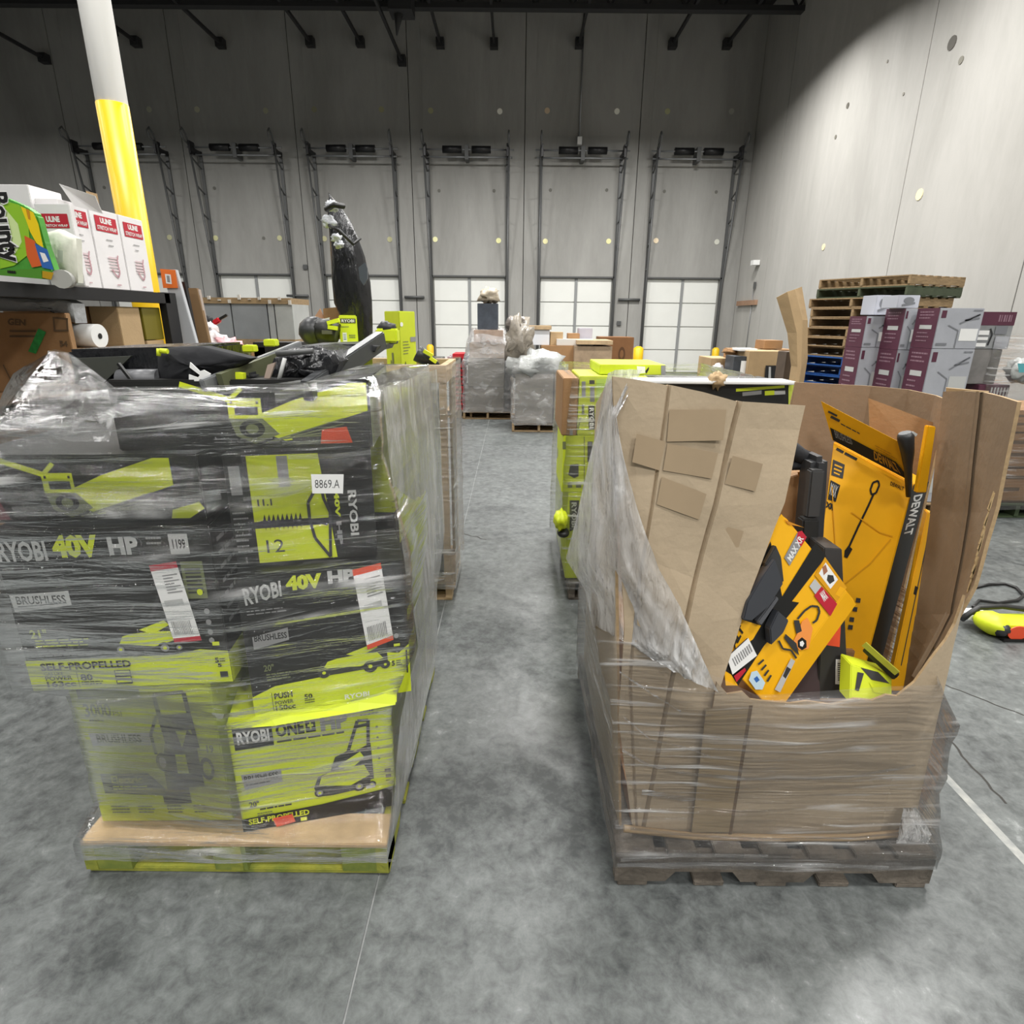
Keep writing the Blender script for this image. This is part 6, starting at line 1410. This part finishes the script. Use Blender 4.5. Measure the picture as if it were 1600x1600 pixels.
for x0, x1, yb, lab in ((1371, 1394, 483, 'small silver carton on top of the column nearest the pallet stack'), (1405, 1439, 482, 'small silver carton with a dark emblem above the narrow column')):
    Ys = 6.3 if x0 < 1400 else 5.82; a, b = P(x0, 461, Ys), P(x1, 461, Ys); zb_ = P(x0, 492, 6.3).z if x0 < 1400 else P(1403, 482, 5.80).z + .004
    o, F = xbox('small_silver_carton', lab, 'box', (a.x, Ys, zb_), (b.x, Ys + .25, a.z), mat('bright_silver', 'b9bbc4', .4))
    D = Decal(F['front'], .003, .001); D.ell(.5, .4, .25, .25, SILVD); D.line([(.2, .8), (.8, .6)], .02, SILVD); D.build('print', o)
a, b = P(1527, 487, 5.5), P(1586, 487, 5.5); zA, zB, zC = a.z, P(1527, 545, 5.5).z, P(1527, 600, 5.5).z
make_pallet('dark green pallet under the plum banner cartons at the edge of the view', 1.2, 1.05, (4.88, 5.95, 0), True, DGREEN, DGREEN)
o, F = xbox('banner_carton', 'grey carton with a broad plum banner along its top edge', 'box', (a.x, 5.5, zB), (b.x + .02, 6.1, zA), mat('mid_silver', '8f9192', .5, var=.2))
D = Decal(F['front'], .003, .001); D.rect(0, 0, 1, .36, PURP); D.bars(.58, .08, .94, .26, 6, mat('plum_pale', '8d6d7a')); D.rect(.12, .50, .42, .62, WHT); D.rect(.12, .68, .42, .76, WHT); D.rect(.12, .84, .40, .94, WHT); D.line([(.42, .45), (.5, .6), (.45, .9)], .015, DKG); D.rect(.55, .38, .85, .60, SILVD); D.rect(.6, .66, .95, 1, SILV); D.build('print', o)
xbox('grey_carton', 'grey carton beneath the banner carton', 'box', (a.x + .01, 5.5, zC), (b.x - .02, 6.1, zB - .003), mat('muted_grey_goods', '7e7b78', .5, var=.3))
o, F = xbox('plum_carton', 'plum and white striped carton under the grey one at the edge of the view', 'box', (a.x + .15, 5.46, P(1540, 640, 5.46).z), (b.x + .1, 6.1, zC - .003), PURP)
D = Decal(F['front'], .003, .001)
for k in range(6): D.rect(.4 + k * .1, .1, .45 + k * .1, .9, LGRY)
D.build('printed_stripes', o)
zD = P(1540, 640, 5.46).z
for k, (p0, p1) in enumerate(((.145, .48), (.483, .82), (.823, zD - .004))):
    o, F = xbox('brown_carton', ('bottom', 'middle', 'upper')[k] + ' brown carton in the column above the dark green pallet', 'box', (4.35, 5.47, p0), (5.40, 6.2, p1), KRAFT2)
    D = Decal(F['front'], .003, .001); D.rect(.3, .2, .55, .3, KPRINT); D.rect(.32, .55, .5, .65, KPRINT); D.rect(.0, .94, 1, 1, mat('dark_lower_strip', '4f3c28', .7)); D.build('print', o)  # darker strip along the lower edge of each carton front
o = lump('silver_bag', 'crumpled silver film bag beside the plum striped carton', 'bag', 1596, 578, 5.4, (.10, .12, .11), mat('silver_crumple', 'a9aba9'), .5, 61)
D = Decal([P(1590, 568, 5.2), P(1602, 568, 5.2), P(1602, 582, 5.2), P(1592, 582, 5.2)], .0); D.rect(0, 0, 1, 1, mat('teal_print', '58a5ad', .5)); D.build('teal_patch', o)
hull('stretch_wrap', [[(p[0], p[1], z) for p in ((4.30, 5.40), (4.8, 5.38), (5.42, 5.40), (5.45, 5.8), (5.42, 6.3), (4.3, 6.3))] for z in (.1, .6, 1.1, 1.7)], FILMG, 'clear film round the cartons on the dark green pallet', per=4, rows=4, amp=.03, seed=71)

# green and orange tool left on the floor
c = PZ(1570, 985, 0)
T = thing('chainsaw', 'small lime and black chainsaw with an orange sticker lying on the floor beside the bin', 'chainsaw', (c.x, c.y, 0))
def q(px, py, Y): return P(px, py, Y)
zc = .08
MB().blob(V((PZ(1548, 975, .06).x, PZ(1548, 975, .06).y, .07)), (.085, .10, .065), rough=.15, seed=3).build('motor_housing', LIME, T)
MB().blob(V((PZ(1556, 978, .06).x, PZ(1556, 978, .06).y - .04, .06)), (.05, .05, .045), rough=.2, seed=5).build('black_cover', DKG, T)
p0 = PZ(1572, 985, .04)
MB().box((p0.x - .03, p0.y - .05, .01), (p0.x + .30, p0.y + .14, .09)).build('guard', LIME, T, bevel=.02)
k = 16; cc0 = V((p0.x + .02, p0.y - .055, .055))
MB().prism([cc0 + V((math.cos(6.2832 * i / k) * .06, 0, math.sin(6.2832 * i / k) * .045)) for i in range(k)], (0, -.006, 0)).build('orange_sticker', ORG, T)
MB().box((p0.x + .10, p0.y - .062, .02), (p0.x + .28, p0.y - .052, .08)).build('white_sticker', WHT, T)
MB().box((p0.x - .06, p0.y - .07, 0), (p0.x + .32, p0.y - .04, .018)).build('black_base', BLK, T)
MB().tube([(p0.x - .20, p0.y + .10, .06), (p0.x - .08, p0.y + .14, .12), (p0.x + .06, p0.y + .14, .13), (p0.x + .2, p0.y + .12, .12), (p0.x + .32, p0.y + .10, .10)], .018, n=8).build('handle', BLK, T)
MB().box((p0.x - .16, p0.y + .10, .055), (p0.x - .02, p0.y + .2, .085)).build('white_part', WHT, T)
o = MB().tube([PZ(1524, 918, .01), PZ(1545, 913, .012), PZ(1570, 912, .012), PZ(1588, 918, .012), PZ(1600, 930, .012), PZ(1590, 938, .012), PZ(1560, 942, .012), PZ(1530, 938, .012), PZ(1520, 948, .012), PZ(1545, 950, .012)], .010, n=6).build('power_cable', BLK); tag(o, 'black cable looping on the floor behind the small chainsaw', 'cable')
